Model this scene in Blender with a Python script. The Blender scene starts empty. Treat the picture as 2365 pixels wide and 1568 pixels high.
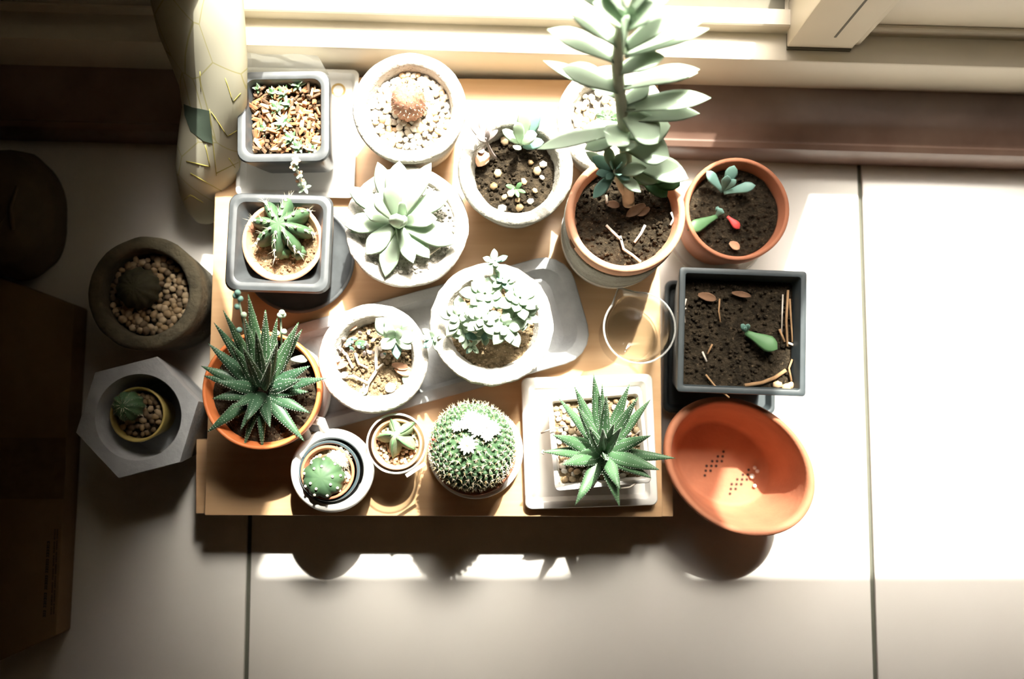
import bpy, bmesh, math, random
from math import sin, cos, pi, radians, sqrt, atan2
from mathutils import Vector, Matrix, noise

sc = bpy.context.scene
C = sc.collection
RND = random.Random(7)

# ------------------------------------------------------------------ camera
F = 2250.0                       # focal length in pixels of the 2365 x 1568 frame
TH = math.atan(196.0 / F)        # tilt away from straight down, towards the window
cam_d = bpy.data.cameras.new('camera')
cam = bpy.data.objects.new('camera', cam_d)
C.objects.link(cam)
cam.location = (0, 0, 1.0)
cam.rotation_euler = (TH, 0, 0)
cam_d.sensor_fit = 'HORIZONTAL'
cam_d.sensor_width = 36.0
cam_d.lens = F / 2365.0 * 36.0
cam_d.clip_start = 0.02
cam_d.dof.use_dof = True
cam_d.dof.focus_distance = 0.855
cam_d.dof.aperture_fstop = 3.2
sc.camera = cam

# ------------------------------------------------------------------ world, sun, exposure
sc.view_settings.view_transform = 'Standard'
sc.view_settings.look = 'None'
sc.view_settings.gamma = 1.0
sc.view_settings.exposure = 1.3
world = bpy.data.worlds.new('daylight')
sc.world = world
world.use_nodes = True
wn = world.node_tree
bg = wn.nodes['Background']
sky = wn.nodes.new('ShaderNodeTexSky')          # hazy midday sky with its natural glow round the sun
sky.sky_type = 'NISHITA'
sky.sun_disc = False
sky.sun_elevation = radians(55.5)
sky.sun_rotation = atan2(0.22, 0.65)
sky.dust_density = 10.0
sky.air_density = 0.5
wn.links.new(sky.outputs['Color'], bg.inputs['Color'])
bg.inputs['Strength'].default_value = 0.24

SX, SY = -0.22, -0.65            # how far the sunlight travels sideways per metre of fall
sun_d = bpy.data.lights.new('sun', 'SUN')
sun = bpy.data.objects.new('sun', sun_d)
C.objects.link(sun)
sun_d.energy = 7.0
sun_d.color = (1.0, 0.95, 0.88)
sun_d.angle = radians(0.8)
sun.rotation_euler = Vector((SX, SY, -1.0)).to_track_quat('-Z', 'Y').to_euler()
sun.location = (0.5, 1.5, 2.5)
haze_d = bpy.data.lights.new('sun_haze', 'SUN')          # the bright veil of haze right round the sun
haze = bpy.data.objects.new('sun_haze', haze_d)
C.objects.link(haze)
haze_d.energy = 4.5
haze_d.color = (1.0, 0.95, 0.88)
haze_d.angle = radians(18.0)
haze.rotation_euler = sun.rotation_euler
haze.location = (0.6, 1.5, 2.5)

# ------------------------------------------------------------------ helpers
def P(px, py, z):
    """pixel of the photograph -> world point at height z"""
    dx, dy = (px - 1182.5) / F, -(py - 784.0) / F
    y = dy * cos(TH) + sin(TH)
    w = dy * sin(TH) - cos(TH)
    t = (1.0 - z) / (-w)
    return Vector((dx * t, y * t, z))

def M_(px, z):                   # pixel length -> metres at height z
    return px * (1.0 - z) / F

def tag(o, label=None, cat=None, group=None, kind=None):
    if label: o['label'] = label
    if cat: o['category'] = cat
    if group: o['group'] = group
    if kind: o['kind'] = kind
    return o

def thing(name, label, cat, loc, group=None):
    o = bpy.data.objects.new(name, None)
    o.empty_display_size = 0.02
    C.objects.link(o)
    o.location = loc
    return tag(o, label, cat, group)

def off(parent):
    v = Vector((0, 0, 0))
    while parent:
        v += parent.location
        parent = parent.parent
    return v

def link(name, me, parent=None, loc=None):
    o = bpy.data.objects.new(name, me)
    C.objects.link(o)
    if parent: o.parent = parent
    if loc is not None: o.location = loc
    return o

def mesh(name, verts, faces, m, parent=None, smooth=True, kind=None, label=None, origin=None):
    """verts in world coordinates; the object sits at its own centre"""
    base = off(parent)
    if origin is None:
        n = max(1, len(verts))
        origin = Vector((sum(v[0] for v in verts) / n, sum(v[1] for v in verts) / n, min(v[2] for v in verts)))
    me = bpy.data.meshes.new(name)
    me.from_pydata([(v[0] - origin[0], v[1] - origin[1], v[2] - origin[2]) for v in verts], [], faces)
    if smooth: me.polygons.foreach_set('use_smooth', [True] * len(me.polygons))
    me.materials.append(m)
    me.update()
    o = link(name, me, parent, Vector(origin) - base)
    if kind: o['kind'] = kind
    if label: o['label'] = label
    return o

def autosmooth(o, ang=40):
    me = o.data
    bm = bmesh.new(); bm.from_mesh(me)
    for f in bm.faces: f.smooth = True
    for e in bm.edges:
        if len(e.link_faces) == 2 and e.calc_face_angle(0) > radians(ang): e.smooth = False
    bm.to_mesh(me); bm.free()
    return o

# ------------------------------------------------------------------ materials
MATS = {}
def mat(name, c1, c2=None, rough=0.6, scale=40, bump=0.0, bscale=120, spec=0.4, detail=6, lo=0.35, hi=0.65,
        coat=0.0, sub=0.0, metal=0.0, c3=None, c3scale=None, c3lo=0.55, c3hi=0.7):
    if name in MATS: return MATS[name]
    m = bpy.data.materials.new(name); MATS[name] = m
    m.use_nodes = True
    nt = m.node_tree; b = nt.nodes['Principled BSDF']
    b.inputs['Roughness'].default_value = rough
    b.inputs['Specular IOR Level'].default_value = spec
    b.inputs['Coat Weight'].default_value = coat
    b.inputs['Metallic'].default_value = metal
    if sub:
        b.inputs['Subsurface Weight'].default_value = sub
        b.inputs['Subsurface Radius'].default_value = (0.004, 0.006, 0.002)
    geo = nt.nodes.new('ShaderNodeNewGeometry')
    def nz(s, d=detail):
        n = nt.nodes.new('ShaderNodeTexNoise')
        n.inputs['Scale'].default_value = s; n.inputs['Detail'].default_value = d
        nt.links.new(geo.outputs['Position'], n.inputs['Vector'])
        return n
    if c2 is None:
        c2 = tuple(x * 0.86 for x in c1)
    n = nz(scale)
    r = nt.nodes.new('ShaderNodeValToRGB')
    r.color_ramp.elements[0].position = lo; r.color_ramp.elements[1].position = hi
    r.color_ramp.elements[0].color = (*c1, 1); r.color_ramp.elements[1].color = (*c2, 1)
    nt.links.new(n.outputs['Fac'], r.inputs['Fac'])
    col = r.outputs['Color']
    if c3 is not None:
        n3 = nz(c3scale or scale * 4, 3)
        r3 = nt.nodes.new('ShaderNodeValToRGB')
        r3.color_ramp.elements[0].position = c3lo; r3.color_ramp.elements[1].position = c3hi
        nt.links.new(n3.outputs['Fac'], r3.inputs['Fac'])
        mx = nt.nodes.new('ShaderNodeMixRGB')
        nt.links.new(r3.outputs['Color'], mx.inputs['Fac'])
        nt.links.new(col, mx.inputs['Color1'])
        mx.inputs['Color2'].default_value = (*c3, 1)
        col = mx.outputs['Color']
    nt.links.new(col, b.inputs['Base Color'])
    if bump:
        nb = nz(bscale, 8)
        bp = nt.nodes.new('ShaderNodeBump')
        bp.inputs['Strength'].default_value = 1.0
        bp.inputs['Distance'].default_value = bump
        nt.links.new(nb.outputs['Fac'], bp.inputs['Height'])
        nt.links.new(bp.outputs['Normal'], b.inputs['Normal'])
    return m

def glass_mat(name, tint=(1, 1, 1), ior=1.45, haze=0.0):
    m = bpy.data.materials.new(name); m.use_nodes = True
    nt = m.node_tree; nt.nodes.clear()
    out = nt.nodes.new('ShaderNodeOutputMaterial')
    tr = nt.nodes.new('ShaderNodeBsdfTransparent'); tr.inputs['Color'].default_value = (*tint, 1)
    gl = nt.nodes.new('ShaderNodeBsdfGlossy'); gl.inputs['Roughness'].default_value = 0.03
    f0 = ((ior - 1) / (ior + 1)) ** 2          # reflectance of a thin sheet, the same from both sides
    lw = nt.nodes.new('ShaderNodeLayerWeight'); lw.inputs['Blend'].default_value = 0.5
    pw = nt.nodes.new('ShaderNodeMath'); pw.operation = 'POWER'; pw.inputs[1].default_value = 5.0
    nt.links.new(lw.outputs['Facing'], pw.inputs[0])
    fr = nt.nodes.new('ShaderNodeMath'); fr.operation = 'MULTIPLY_ADD'
    fr.inputs[1].default_value = 1 - f0; fr.inputs[2].default_value = f0
    nt.links.new(pw.outputs['Value'], fr.inputs[0])
    mx = nt.nodes.new('ShaderNodeMixShader')
    nt.links.new(fr.outputs['Value'], mx.inputs['Fac'])
    nt.links.new(tr.outputs['BSDF'], mx.inputs[1]); nt.links.new(gl.outputs['BSDF'], mx.inputs[2])
    last = mx.outputs['Shader']
    if haze:
        df = nt.nodes.new('ShaderNodeBsdfDiffuse'); df.inputs['Color'].default_value = (0.85, 0.85, 0.82, 1)
        m2 = nt.nodes.new('ShaderNodeMixShader'); m2.inputs['Fac'].default_value = haze
        nt.links.new(last, m2.inputs[1]); nt.links.new(df.outputs['BSDF'], m2.inputs[2])
        last = m2.outputs['Shader']
    nt.links.new(last, out.inputs['Surface'])
    return m

def wood_mat(name, c1, c2, rough=0.4):
    m = bpy.data.materials.new(name); m.use_nodes = True
    nt = m.node_tree; b = nt.nodes['Principled BSDF']
    b.inputs['Roughness'].default_value = rough
    geo = nt.nodes.new('ShaderNodeNewGeometry')
    mp = nt.nodes.new('ShaderNodeMapping'); mp.inputs['Scale'].default_value = (3, 60, 30)
    nt.links.new(geo.outputs['Position'], mp.inputs['Vector'])
    n = nt.nodes.new('ShaderNodeTexNoise'); n.inputs['Scale'].default_value = 2.0; n.inputs['Detail'].default_value = 8
    n.inputs['Distortion'].default_value = 0.6
    nt.links.new(mp.outputs['Vector'], n.inputs['Vector'])
    r = nt.nodes.new('ShaderNodeValToRGB')
    r.color_ramp.elements[0].position = 0.3; r.color_ramp.elements[1].position = 0.75
    r.color_ramp.elements[0].color = (*c1, 1); r.color_ramp.elements[1].color = (*c2, 1)
    nt.links.new(n.outputs['Fac'], r.inputs['Fac'])
    nt.links.new(r.outputs['Color'], b.inputs['Base Color'])
    return m

m_tile = mat('glazed_floor_tile', (0.66, 0.63, 0.58), (0.61, 0.58, 0.53), rough=0.34, scale=5, spec=0.35)
m_grout = mat('grout', (0.10, 0.10, 0.075), rough=0.9)
m_sill = mat('polished_red_brown_stone', (0.125, 0.075, 0.055), (0.18, 0.12, 0.09), rough=0.35, scale=14, bump=0.0004, bscale=60)
m_cream = mat('cream_window_metal', (0.62, 0.56, 0.44), (0.57, 0.515, 0.40), rough=0.42, scale=8, spec=0.4)
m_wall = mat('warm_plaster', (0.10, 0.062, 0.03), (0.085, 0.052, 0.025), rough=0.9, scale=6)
m_ceiling = mat('ceiling_plaster', (0.20, 0.155, 0.10), rough=0.9)
m_gasket = mat('dark_gasket', (0.10, 0.09, 0.06), rough=0.7)
m_outside = mat('balcony_concrete', (0.30, 0.29, 0.26), rough=0.9)
m_pane = glass_mat('window_glass', (0.97, 0.98, 0.97), 1.4)
m_board = wood_mat('varnished_orange_wood', (0.58, 0.375, 0.205), (0.51, 0.315, 0.16), 0.42)
m_concrete = mat('pale_concrete', (0.50, 0.475, 0.43), (0.40, 0.38, 0.33), rough=0.95, scale=70, bump=0.0016, bscale=260, c3=(0.22, 0.20, 0.16), c3scale=420, c3lo=0.6, c3hi=0.72)
m_concrete_grey = mat('grey_concrete', (0.36, 0.35, 0.31), (0.27, 0.26, 0.22), rough=0.95, scale=60, bump=0.0016, bscale=240, c3=(0.14, 0.13, 0.10), c3scale=380, c3lo=0.6, c3hi=0.72)
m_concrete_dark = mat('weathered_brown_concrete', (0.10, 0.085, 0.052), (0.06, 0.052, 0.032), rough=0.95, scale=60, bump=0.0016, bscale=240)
m_stone_grey = mat('grey_stone', (0.36, 0.37, 0.37), (0.29, 0.30, 0.30), rough=0.85, scale=50, bump=0.0006, bscale=300)
m_terra = mat('terracotta', (0.47, 0.185, 0.095), (0.41, 0.155, 0.08), rough=0.75, scale=45, bump=0.0003, bscale=300)
m_terra_pale = mat('pale_terracotta', (0.60, 0.32, 0.20), (0.52, 0.25, 0.14), rough=0.8, scale=60, bump=0.0003, bscale=300)
m_terra_orange = mat('orange_plastic', (0.72, 0.22, 0.07), (0.64, 0.18, 0.055), rough=0.5, scale=40)
m_black = mat('glossy_black_glaze', (0.022, 0.026, 0.028), (0.035, 0.04, 0.04), rough=0.28, scale=60, spec=0.6, coat=0.3)
m_blackgrey = mat('dark_grey_ceramic', (0.075, 0.082, 0.085), (0.055, 0.06, 0.062), rough=0.4, scale=80, spec=0.5)
m_plastic_black = mat('matte_black_plastic', (0.045, 0.058, 0.062), (0.035, 0.045, 0.048), rough=0.5, scale=60)
m_white = mat('white_glaze', (0.74, 0.72, 0.67), (0.70, 0.68, 0.63), rough=0.25, scale=20, spec=0.5)
m_whitepl = mat('white_plastic', (0.72, 0.71, 0.68), (0.66, 0.65, 0.61), rough=0.4, scale=20)
m_soil = mat('dark_soil', (0.018, 0.014, 0.009), (0.045, 0.034, 0.021), rough=1.0, scale=160, bump=0.004, bscale=320, spec=0.1, c3=(0.13, 0.095, 0.055), c3scale=420, c3lo=0.62, c3hi=0.75)
m_soil_tan = mat('dry_tan_soil', (0.30, 0.215, 0.125), (0.17, 0.125, 0.07), rough=1.0, scale=180, bump=0.004, bscale=320, spec=0.1, c3=(0.50, 0.40, 0.27), c3scale=420, c3lo=0.6, c3hi=0.75)
m_gravel = mat('grey_gravel', (0.42, 0.39, 0.35), (0.30, 0.28, 0.24), rough=0.95, scale=220, bump=0.003, bscale=380, c3=(0.18, 0.16, 0.12), c3scale=500, c3lo=0.58, c3hi=0.7)
m_peb = [mat('white_pebble_a', (0.72, 0.68, 0.60), (0.64, 0.59, 0.50), rough=0.5, scale=90),
         mat('white_pebble_b', (0.66, 0.60, 0.50), (0.57, 0.50, 0.39), rough=0.5, scale=90),
         mat('tan_pebble', (0.55, 0.38, 0.22), (0.45, 0.30, 0.17), rough=0.55, scale=90)]
m_pebbrown = [mat('brown_pebble_a', (0.25, 0.17, 0.085), (0.19, 0.125, 0.06), rough=0.6, scale=90),
              mat('brown_pebble_b', (0.36, 0.275, 0.165), (0.28, 0.20, 0.115), rough=0.6, scale=90),
              mat('brown_pebble_c', (0.13, 0.09, 0.048), (0.10, 0.065, 0.035), rough=0.7, scale=90)]
m_bark = [mat('bark_a', (0.42, 0.20, 0.085), (0.30, 0.13, 0.055), rough=0.9, scale=120),
          mat('bark_b', (0.60, 0.36, 0.19), (0.45, 0.24, 0.11), rough=0.9, scale=120),
          mat('bark_c', (0.14, 0.085, 0.045), (0.09, 0.055, 0.03), rough=0.9, scale=120)]
m_glass = glass_mat('clear_glass', (0.97, 0.98, 0.97), 1.5)
m_clearpl = glass_mat('clear_plastic', (0.9, 0.9, 0.87), 1.45, 0.16)
m_leaf_pale = mat('powdery_pale_leaf', (0.43, 0.53, 0.40), (0.37, 0.49, 0.35), rough=0.6, scale=30, spec=0.3)
m_leaf_tall = mat('grey_green_leaf', (0.42, 0.53, 0.40), (0.35, 0.47, 0.33), rough=0.55, scale=24, spec=0.3)
m_leaf_mid = mat('mid_green_leaf', (0.11, 0.24, 0.10), (0.085, 0.19, 0.08), rough=0.5, scale=40)
m_leaf_blue = mat('blue_green_leaf', (0.20, 0.36, 0.31), (0.15, 0.29, 0.24), rough=0.5, scale=40)
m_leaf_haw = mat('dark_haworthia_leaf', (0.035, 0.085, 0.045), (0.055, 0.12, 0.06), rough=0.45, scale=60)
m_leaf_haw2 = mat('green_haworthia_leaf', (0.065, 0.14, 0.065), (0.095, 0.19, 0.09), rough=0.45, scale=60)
m_tub = mat('white_tubercle', (0.55, 0.60, 0.50), rough=0.7)
m_leaf_mauve = mat('mauve_grey_leaf', (0.38, 0.31, 0.30), (0.28, 0.24, 0.22), rough=0.6, scale=60)
m_leaf_dry = mat('dried_leaf', (0.58, 0.33, 0.20), (0.42, 0.21, 0.12), rough=0.9, scale=80)
m_leaf_red = mat('red_leaf', (0.62, 0.07, 0.06), (0.50, 0.05, 0.05), rough=0.5, scale=60)
m_stem = mat('pale_stem', (0.55, 0.56, 0.45), (0.46, 0.46, 0.35), rough=0.8, scale=80, bump=0.0006)
m_litter = mat('brown_leaf_litter', (0.20, 0.11, 0.06), (0.12, 0.065, 0.035), rough=0.9, scale=80)
m_stem_white = mat('bleached_stem', (0.62, 0.56, 0.48), (0.50, 0.43, 0.35), rough=0.9, scale=80)
m_twig = mat('brown_twig', (0.36, 0.22, 0.11), (0.26, 0.15, 0.07), rough=0.9, scale=80)
m_cactus = mat('dark_green_cactus', (0.048, 0.100, 0.048), (0.068, 0.135, 0.058), rough=0.55, scale=70)
m_cactus_brown = mat('brown_cactus', (0.40, 0.20, 0.13), (0.28, 0.14, 0.08), rough=0.8, scale=160, bump=0.001, bscale=300)
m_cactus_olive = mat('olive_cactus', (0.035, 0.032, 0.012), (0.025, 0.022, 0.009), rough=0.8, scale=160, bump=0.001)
m_astro = mat('speckled_star_cactus', (0.20, 0.29, 0.15), (0.27, 0.35, 0.21), rough=0.7, scale=300)
m_spine = mat('pale_spine', (0.66, 0.60, 0.44), rough=0.7)
m_spine_y = mat('golden_spine', (0.62, 0.45, 0.16), (0.66, 0.62, 0.48), rough=0.7, scale=300)
m_areole = mat('woolly_areole', (0.66, 0.62, 0.50), rough=0.95)
m_petal = mat('white_petal', (0.78, 0.77, 0.70), rough=0.6)
m_pollen = mat('yellow_stamen', (0.70, 0.60, 0.22), rough=0.8)
m_bud = mat('red_bud', (0.66, 0.08, 0.05), rough=0.6)
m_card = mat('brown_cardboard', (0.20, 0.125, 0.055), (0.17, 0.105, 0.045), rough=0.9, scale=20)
m_lightwall = mat('cream_plaster', (0.50, 0.42, 0.30), rough=0.9)
m_ink = mat('black_print', (0.012, 0.012, 0.010), rough=0.8)
m_tape = mat('brown_parcel_tape', (0.10, 0.06, 0.025), (0.13, 0.08, 0.035), rough=0.35, scale=90, bump=0.0006, bscale=60)
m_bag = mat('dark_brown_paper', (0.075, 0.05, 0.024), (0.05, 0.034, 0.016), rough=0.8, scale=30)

# ------------------------------------------------------------------ shape helpers
def lathe(name, cx, cy, prof, m, parent=None, seg=48, wob=0.0, wf=60, ex=1.0, ey=1.0, rot=0.0, sm=45, label=None, rib=None):
    V, Fc, idx = [], [], []
    for (r, z) in prof:
        if r < 1e-6:
            idx.append([len(V)]); V.append((cx, cy, z)); continue
        row = []
        for k in range(seg):
            a = 2 * pi * k / seg
            rr = r * (rib(a, z) if rib else 1.0)
            x, y = rr * cos(a) * ex, rr * sin(a) * ey
            x, y = x * cos(rot) - y * sin(rot), x * sin(rot) + y * cos(rot)
            p = Vector((cx + x, cy + y, z))
            if wob:
                p += noise.noise_vector(p * wf) * wob + noise.noise_vector(p * wf * 4) * wob * 0.5
            row.append(len(V)); V.append(p)
        idx.append(row)
    for a, b in zip(idx, idx[1:]):
        if len(a) == 1 and len(b) == 1: continue
        for k in range(seg):
            j = (k + 1) % seg
            if len(a) == 1: Fc.append((a[0], b[j], b[k]))
            elif len(b) == 1: Fc.append((a[k], a[j], b[0]))
            else: Fc.append((a[k], a[j], b[j], b[k]))
    o = mesh(name, V, Fc, m, parent, label=label, origin=Vector((cx, cy, min(z for r, z in prof))))
    bm = bmesh.new(); bm.from_mesh(o.data); bmesh.ops.recalc_face_normals(bm, faces=bm.faces); bm.to_mesh(o.data); bm.free()
    return autosmooth(o, sm)

def pot_prof(ro, zb, zr, taper=0.78, wall=0.006, floor=0.006, lip=0.0, lip_h=0.0, rnd=0.002):
    """outer wall from the base up, rounded rim, inner wall down to the floor"""
    rb = ro * taper
    p = [(0, zb), (rb - 0.002, zb), (rb, zb + 0.002)]
    rbody = ro - lip
    if lip:
        p += [(rb + (rbody - rb) * 0.92, zr - lip_h - 0.001), (ro - 0.0006, zr - lip_h), (ro, zr - lip_h + 0.001)]
    p += [(ro, zr - rnd), (ro - rnd * 0.4, zr - rnd * 0.25), (ro - rnd, zr), (ro - wall + rnd, zr), (ro - wall + rnd * 0.4, zr - rnd * 0.25), (ro - wall, zr - rnd)]
    p += [(max(rb - wall, 0.004), zb + floor), (0, zb + floor)]
    return p

def rring(cx, cy, rot, hx, hy, r, z, k=5, wob=0.0):
    r = min(r, hx * 0.999, hy * 0.999)
    pts = []
    for (qx, qy, a0) in ((1, 1, 0), (-1, 1, pi / 2), (-1, -1, pi), (1, -1, 1.5 * pi)):
        for i in range(k + 1):
            a = a0 + (pi / 2) * i / k
            x, y = qx * (hx - r) + r * cos(a), qy * (hy - r) + r * sin(a)
            pts.append(Vector((cx + x * cos(rot) - y * sin(rot), cy + x * sin(rot) + y * cos(rot), z)))
    return pts

def loft(name, rings, m, parent=None, cap=(True, True), sm=40, smooth=True, label=None):
    V, Fc = [], []
    n = len(rings[0])
    for r in rings: V += [Vector(p) for p in r]
    for i in range(len(rings) - 1):
        for k in range(n):
            j = (k + 1) % n
            Fc.append((i * n + k, i * n + j, (i + 1) * n + j, (i + 1) * n + k))
    if cap[0]: Fc.append(tuple(reversed(range(n))))
    if cap[1]: Fc.append(tuple(range((len(rings) - 1) * n, len(rings) * n)))
    o = mesh(name, V, Fc, m, parent, label=label)
    bm = bmesh.new(); bm.from_mesh(o.data); bmesh.ops.recalc_face_normals(bm, faces=bm.faces); bm.to_mesh(o.data); bm.free()
    return autosmooth(o, sm)

def rect_pot(name, cx, cy, rot, hx, hy, zb, zr, m, parent, taper=0.8, wall=0.008, r=0.012, floor=0.006, lip=0.0, label=None, rb=0.0025):
    R = lambda s, dx, z, rr: rring(cx, cy, rot, hx * s + dx, hy * s + dx, max(rr, 0.0006), z)
    rings = [R(taper, -0.002, zb, r * 0.8), R(taper, 0, zb + 0.002, r * 0.8)]
    if lip: rings += [R(1, -lip, zr - 0.012, r), R(1, 0, zr - 0.0115, r)]
    rings += [R(1, 0, zr - rb, r), R(1, -rb * 0.35, zr - rb * 0.25, r), R(1, -rb, zr, r), R(1, -wall + rb, zr, r * 0.8),
              R(1, -wall + rb * 0.35, zr - rb * 0.25, r * 0.75), R(1, -wall, zr - rb, r * 0.7), R(taper, -wall, zb + floor, r * 0.6)]
    return loft(name, rings, m, parent, label=label)

def sweep(name, pts, rad, m, parent=None, n=8, flat=1.0, label=None, kind=None, up=Vector((0, 0, 1))):
    pts = [Vector(p) for p in pts]
    V, Fc = [], []
    if not hasattr(rad, '__len__'): rad = [rad] * len(pts)
    for i, p in enumerate(pts):
        t = (pts[min(i + 1, len(pts) - 1)] - pts[max(i - 1, 0)]).normalized()
        s = t.cross(up)
        if s.length < 1e-3: s = t.cross(Vector((1, 0, 0)))
        s.normalize(); u = s.cross(t)
        for k in range(n):
            a = 2 * pi * k / n
            V.append(p + s * (rad[i] * cos(a)) + u * (rad[i] * sin(a) * flat))
    for i in range(len(pts) - 1):
        for k in range(n):
            j = (k + 1) % n
            Fc.append((i * n + k, (i + 1) * n + k, (i + 1) * n + j, i * n + j))
    Fc.append(tuple(range(n))); Fc.append(tuple(reversed(range((len(pts) - 1) * n, len(pts) * n))))
    return mesh(name, V, Fc, m, parent, kind=kind, label=label)

def bez(a, c, b, n):
    return [a * (1 - t) ** 2 + c * 2 * t * (1 - t) + b * t * t for t in (i / n for i in range(n + 1))]

PROF = {
    'lance': [(0, 0.8), (0.15, 1.0), (0.4, 0.86), (0.7, 0.52), (0.9, 0.2), (1, 0.02)],
    'spoon': [(0, 0.34), (0.25, 0.5), (0.5, 0.82), (0.7, 1.0), (0.86, 0.82), (0.95, 0.42), (1, 0.03)],
    'oval': [(0, 0.3), (0.2, 0.72), (0.5, 1.0), (0.75, 0.86), (0.92, 0.5), (1, 0.05)],
    'round': [(0, 0.3), (0.25, 0.7), (0.6, 1.0), (0.85, 0.85), (0.96, 0.5), (1, 0.08)],
    'wedge': [(0, 0.5), (0.3, 0.78), (0.55, 1.0), (0.72, 0.92), (0.88, 0.52), (1, 0.02)],
}
def pv(prof, t):
    pr = PROF[prof]
    for (a, x), (b, y) in zip(pr, pr[1:]):
        if t <= b: return x + (y - x) * (t - a) / max(b - a, 1e-9)
    return pr[-1][1]

def leaf(base, tip, w, m, parent, prof='spoon', thick=0.22, sag=0.0, cup=0.15, name='leaf', n=10, up=None, label=None, tub=None, roll=0.0):
    """a fleshy leaf from base to tip; sag lifts (+) or drops (-) its middle; cup folds the edges up"""
    base, tip = Vector(base), Vector(tip)
    L = (tip - base).length
    up = Vector(up or (0, 0, 1))
    ctrl = (base + tip) / 2 + up * (sag * L)
    pts = bez(base, ctrl, tip, n)
    V, Fc, K = [], [], 8
    rows = []
    for i, p in enumerate(pts):
        t = (pts[min(i + 1, n)] - pts[max(i - 1, 0)]).normalized()
        s = t.cross(up)
        if s.length < 0.05: s = t.cross(Vector((0, -1, 0.2)))
        s.normalize(); u = s.cross(t)
        if roll:
            s, u = s * cos(roll) + u * sin(roll), u * cos(roll) - s * sin(roll)
        ww = w * 0.5 * pv(prof, i / n); th = w * thick * (0.5 + 0.5 * pv(prof, i / n)) * (0.35 + 0.65 * min(1, (1 - i / n) * 4)) * 0.5
        row = []
        for k in range(K):
            a = 2 * pi * k / K
            x = cos(a); z = sin(a)
            q = p + s * (ww * x) + u * (th * z + cup * ww * x * x)
            row.append(len(V)); V.append(q)
        rows.append((row, p, s, u, ww, th))
    for (a, *_), (b, *_) in zip(rows, rows[1:]):
        for k in range(K):
            j = (k + 1) % K
            Fc.append((a[k], a[j], b[j], b[k]))
    Fc.append(tuple(reversed(rows[0][0]))); Fc.append(tuple(rows[-1][0]))
    o = mesh(name, V, Fc, m, parent, label=label, origin=base)
    if tub:
        mt, size, cols = tub
        TV, TF = [], []
        nr = max(6, int(L / 0.0022))
        for i in range(1, nr):
            t = i / nr
            fi = t * n; i0 = min(int(fi), n - 1); fr = fi - i0
            A, B = rows[i0], rows[i0 + 1]
            p = A[1].lerp(B[1], fr); s = A[2].lerp(B[2], fr); u = A[3].lerp(B[3], fr)
            ww = A[4] + (B[4] - A[4]) * fr; th = A[5] + (B[5] - A[5]) * fr
            for x in cols:
                jx = x + (RND.random() - 0.5) * 0.1
                if abs(x) < 0.9 and RND.random() < 0.25: continue
                z = sqrt(max(0, 1 - min(jx * jx, 1)))
                for sg in ((1, -1) if abs(x) < 0.9 else (1,)):
                    c = p + s * (ww * jx) + u * (sg * th * z + cup * ww * jx * jx)
                    rr = size * (0.7 + 0.5 * RND.random()) * (0.55 + 0.45 * (1 - t))
                    b0 = len(TV)
                    TV += [c + s * rr, c + (tip - base).normalized() * rr, c - s * rr, c - (tip - base).normalized() * rr, c + u * rr, c - u * rr]
                    TF += [(b0, b0 + 1, b0 + 4), (b0 + 1, b0 + 2, b0 + 4), (b0 + 2, b0 + 3, b0 + 4), (b0 + 3, b0, b0 + 4),
                           (b0 + 1, b0, b0 + 5), (b0 + 2, b0 + 1, b0 + 5), (b0 + 3, b0 + 2, b0 + 5), (b0, b0 + 3, b0 + 5)]
        mesh('tubercles', TV, TF, mt, o, kind='stuff', smooth=False)
    return o

def rosette(parent, c, n, r, m, h=0.012, w=0.010, prof='wedge', name='leaf', rings=3, tilt=Vector((0, 0, 1)), a0=0.0, thick=0.3, mats=None):
    """a rosette of leaves round the point c, the inner ones short and upright"""
    tilt = Vector(tilt).normalized()
    ax = tilt.cross(Vector((0, 1, 0))); ax.normalize(); ay = tilt.cross(ax)
    k = 0
    for ring in range(rings):
        f = 1 - ring / (rings + 0.6)
        cnt = max(3, int(round(n * (0.55 + 0.45 * f) / rings * 1.25)))
        for i in range(cnt):
            a = a0 + 2 * pi * i / cnt + ring * 0.62 + RND.uniform(-0.12, 0.12)
            d = ax * cos(a) + ay * sin(a)
            rr = r * f * RND.uniform(0.9, 1.08)
            tip = Vector(c) + d * rr + tilt * (h * (0.25 + 0.85 * (1 - f)))
            b = Vector(c) + d * r * 0.06 + tilt * (h * 0.35 * (1 - f))
            mm = mats[k % len(mats)] if mats else m
            leaf(b, tip, w * (0.55 + 0.45 * f), mm, parent, prof=prof, thick=thick, sag=-0.12, cup=0.2, name=name, up=tilt, n=8)
            k += 1

def peb_mesh(mts):
    out = []
    for mi, m in enumerate(mts):
        for v in range(3):
            bm = bmesh.new(); bmesh.ops.create_uvsphere(bm, u_segments=6, v_segments=5, radius=1.0)
            sd = Vector((v * 7.1 + mi * 3.3, v * 1.7, mi * 2.9))
            for q in bm.verts: q.co *= 1 + 0.28 * noise.noise(q.co * 1.1 + sd)
            for q in bm.verts: q.co.z *= 0.72; q.co.x *= 1.2
            me = bpy.data.meshes.new('pebble'); bm.to_mesh(me); bm.free()
            me.polygons.foreach_set('use_smooth', [True] * len(me.polygons)); me.materials.append(m)
            out.append(me)
    return out
PEB = {'white': peb_mesh([m_peb[0], m_peb[0], m_peb[1], m_peb[1], m_peb[2]]), 'brown': peb_mesh(m_pebbrown), 'mix': peb_mesh([m_peb[0], m_peb[1], m_pebbrown[0], m_pebbrown[1], m_peb[2]])}

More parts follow.
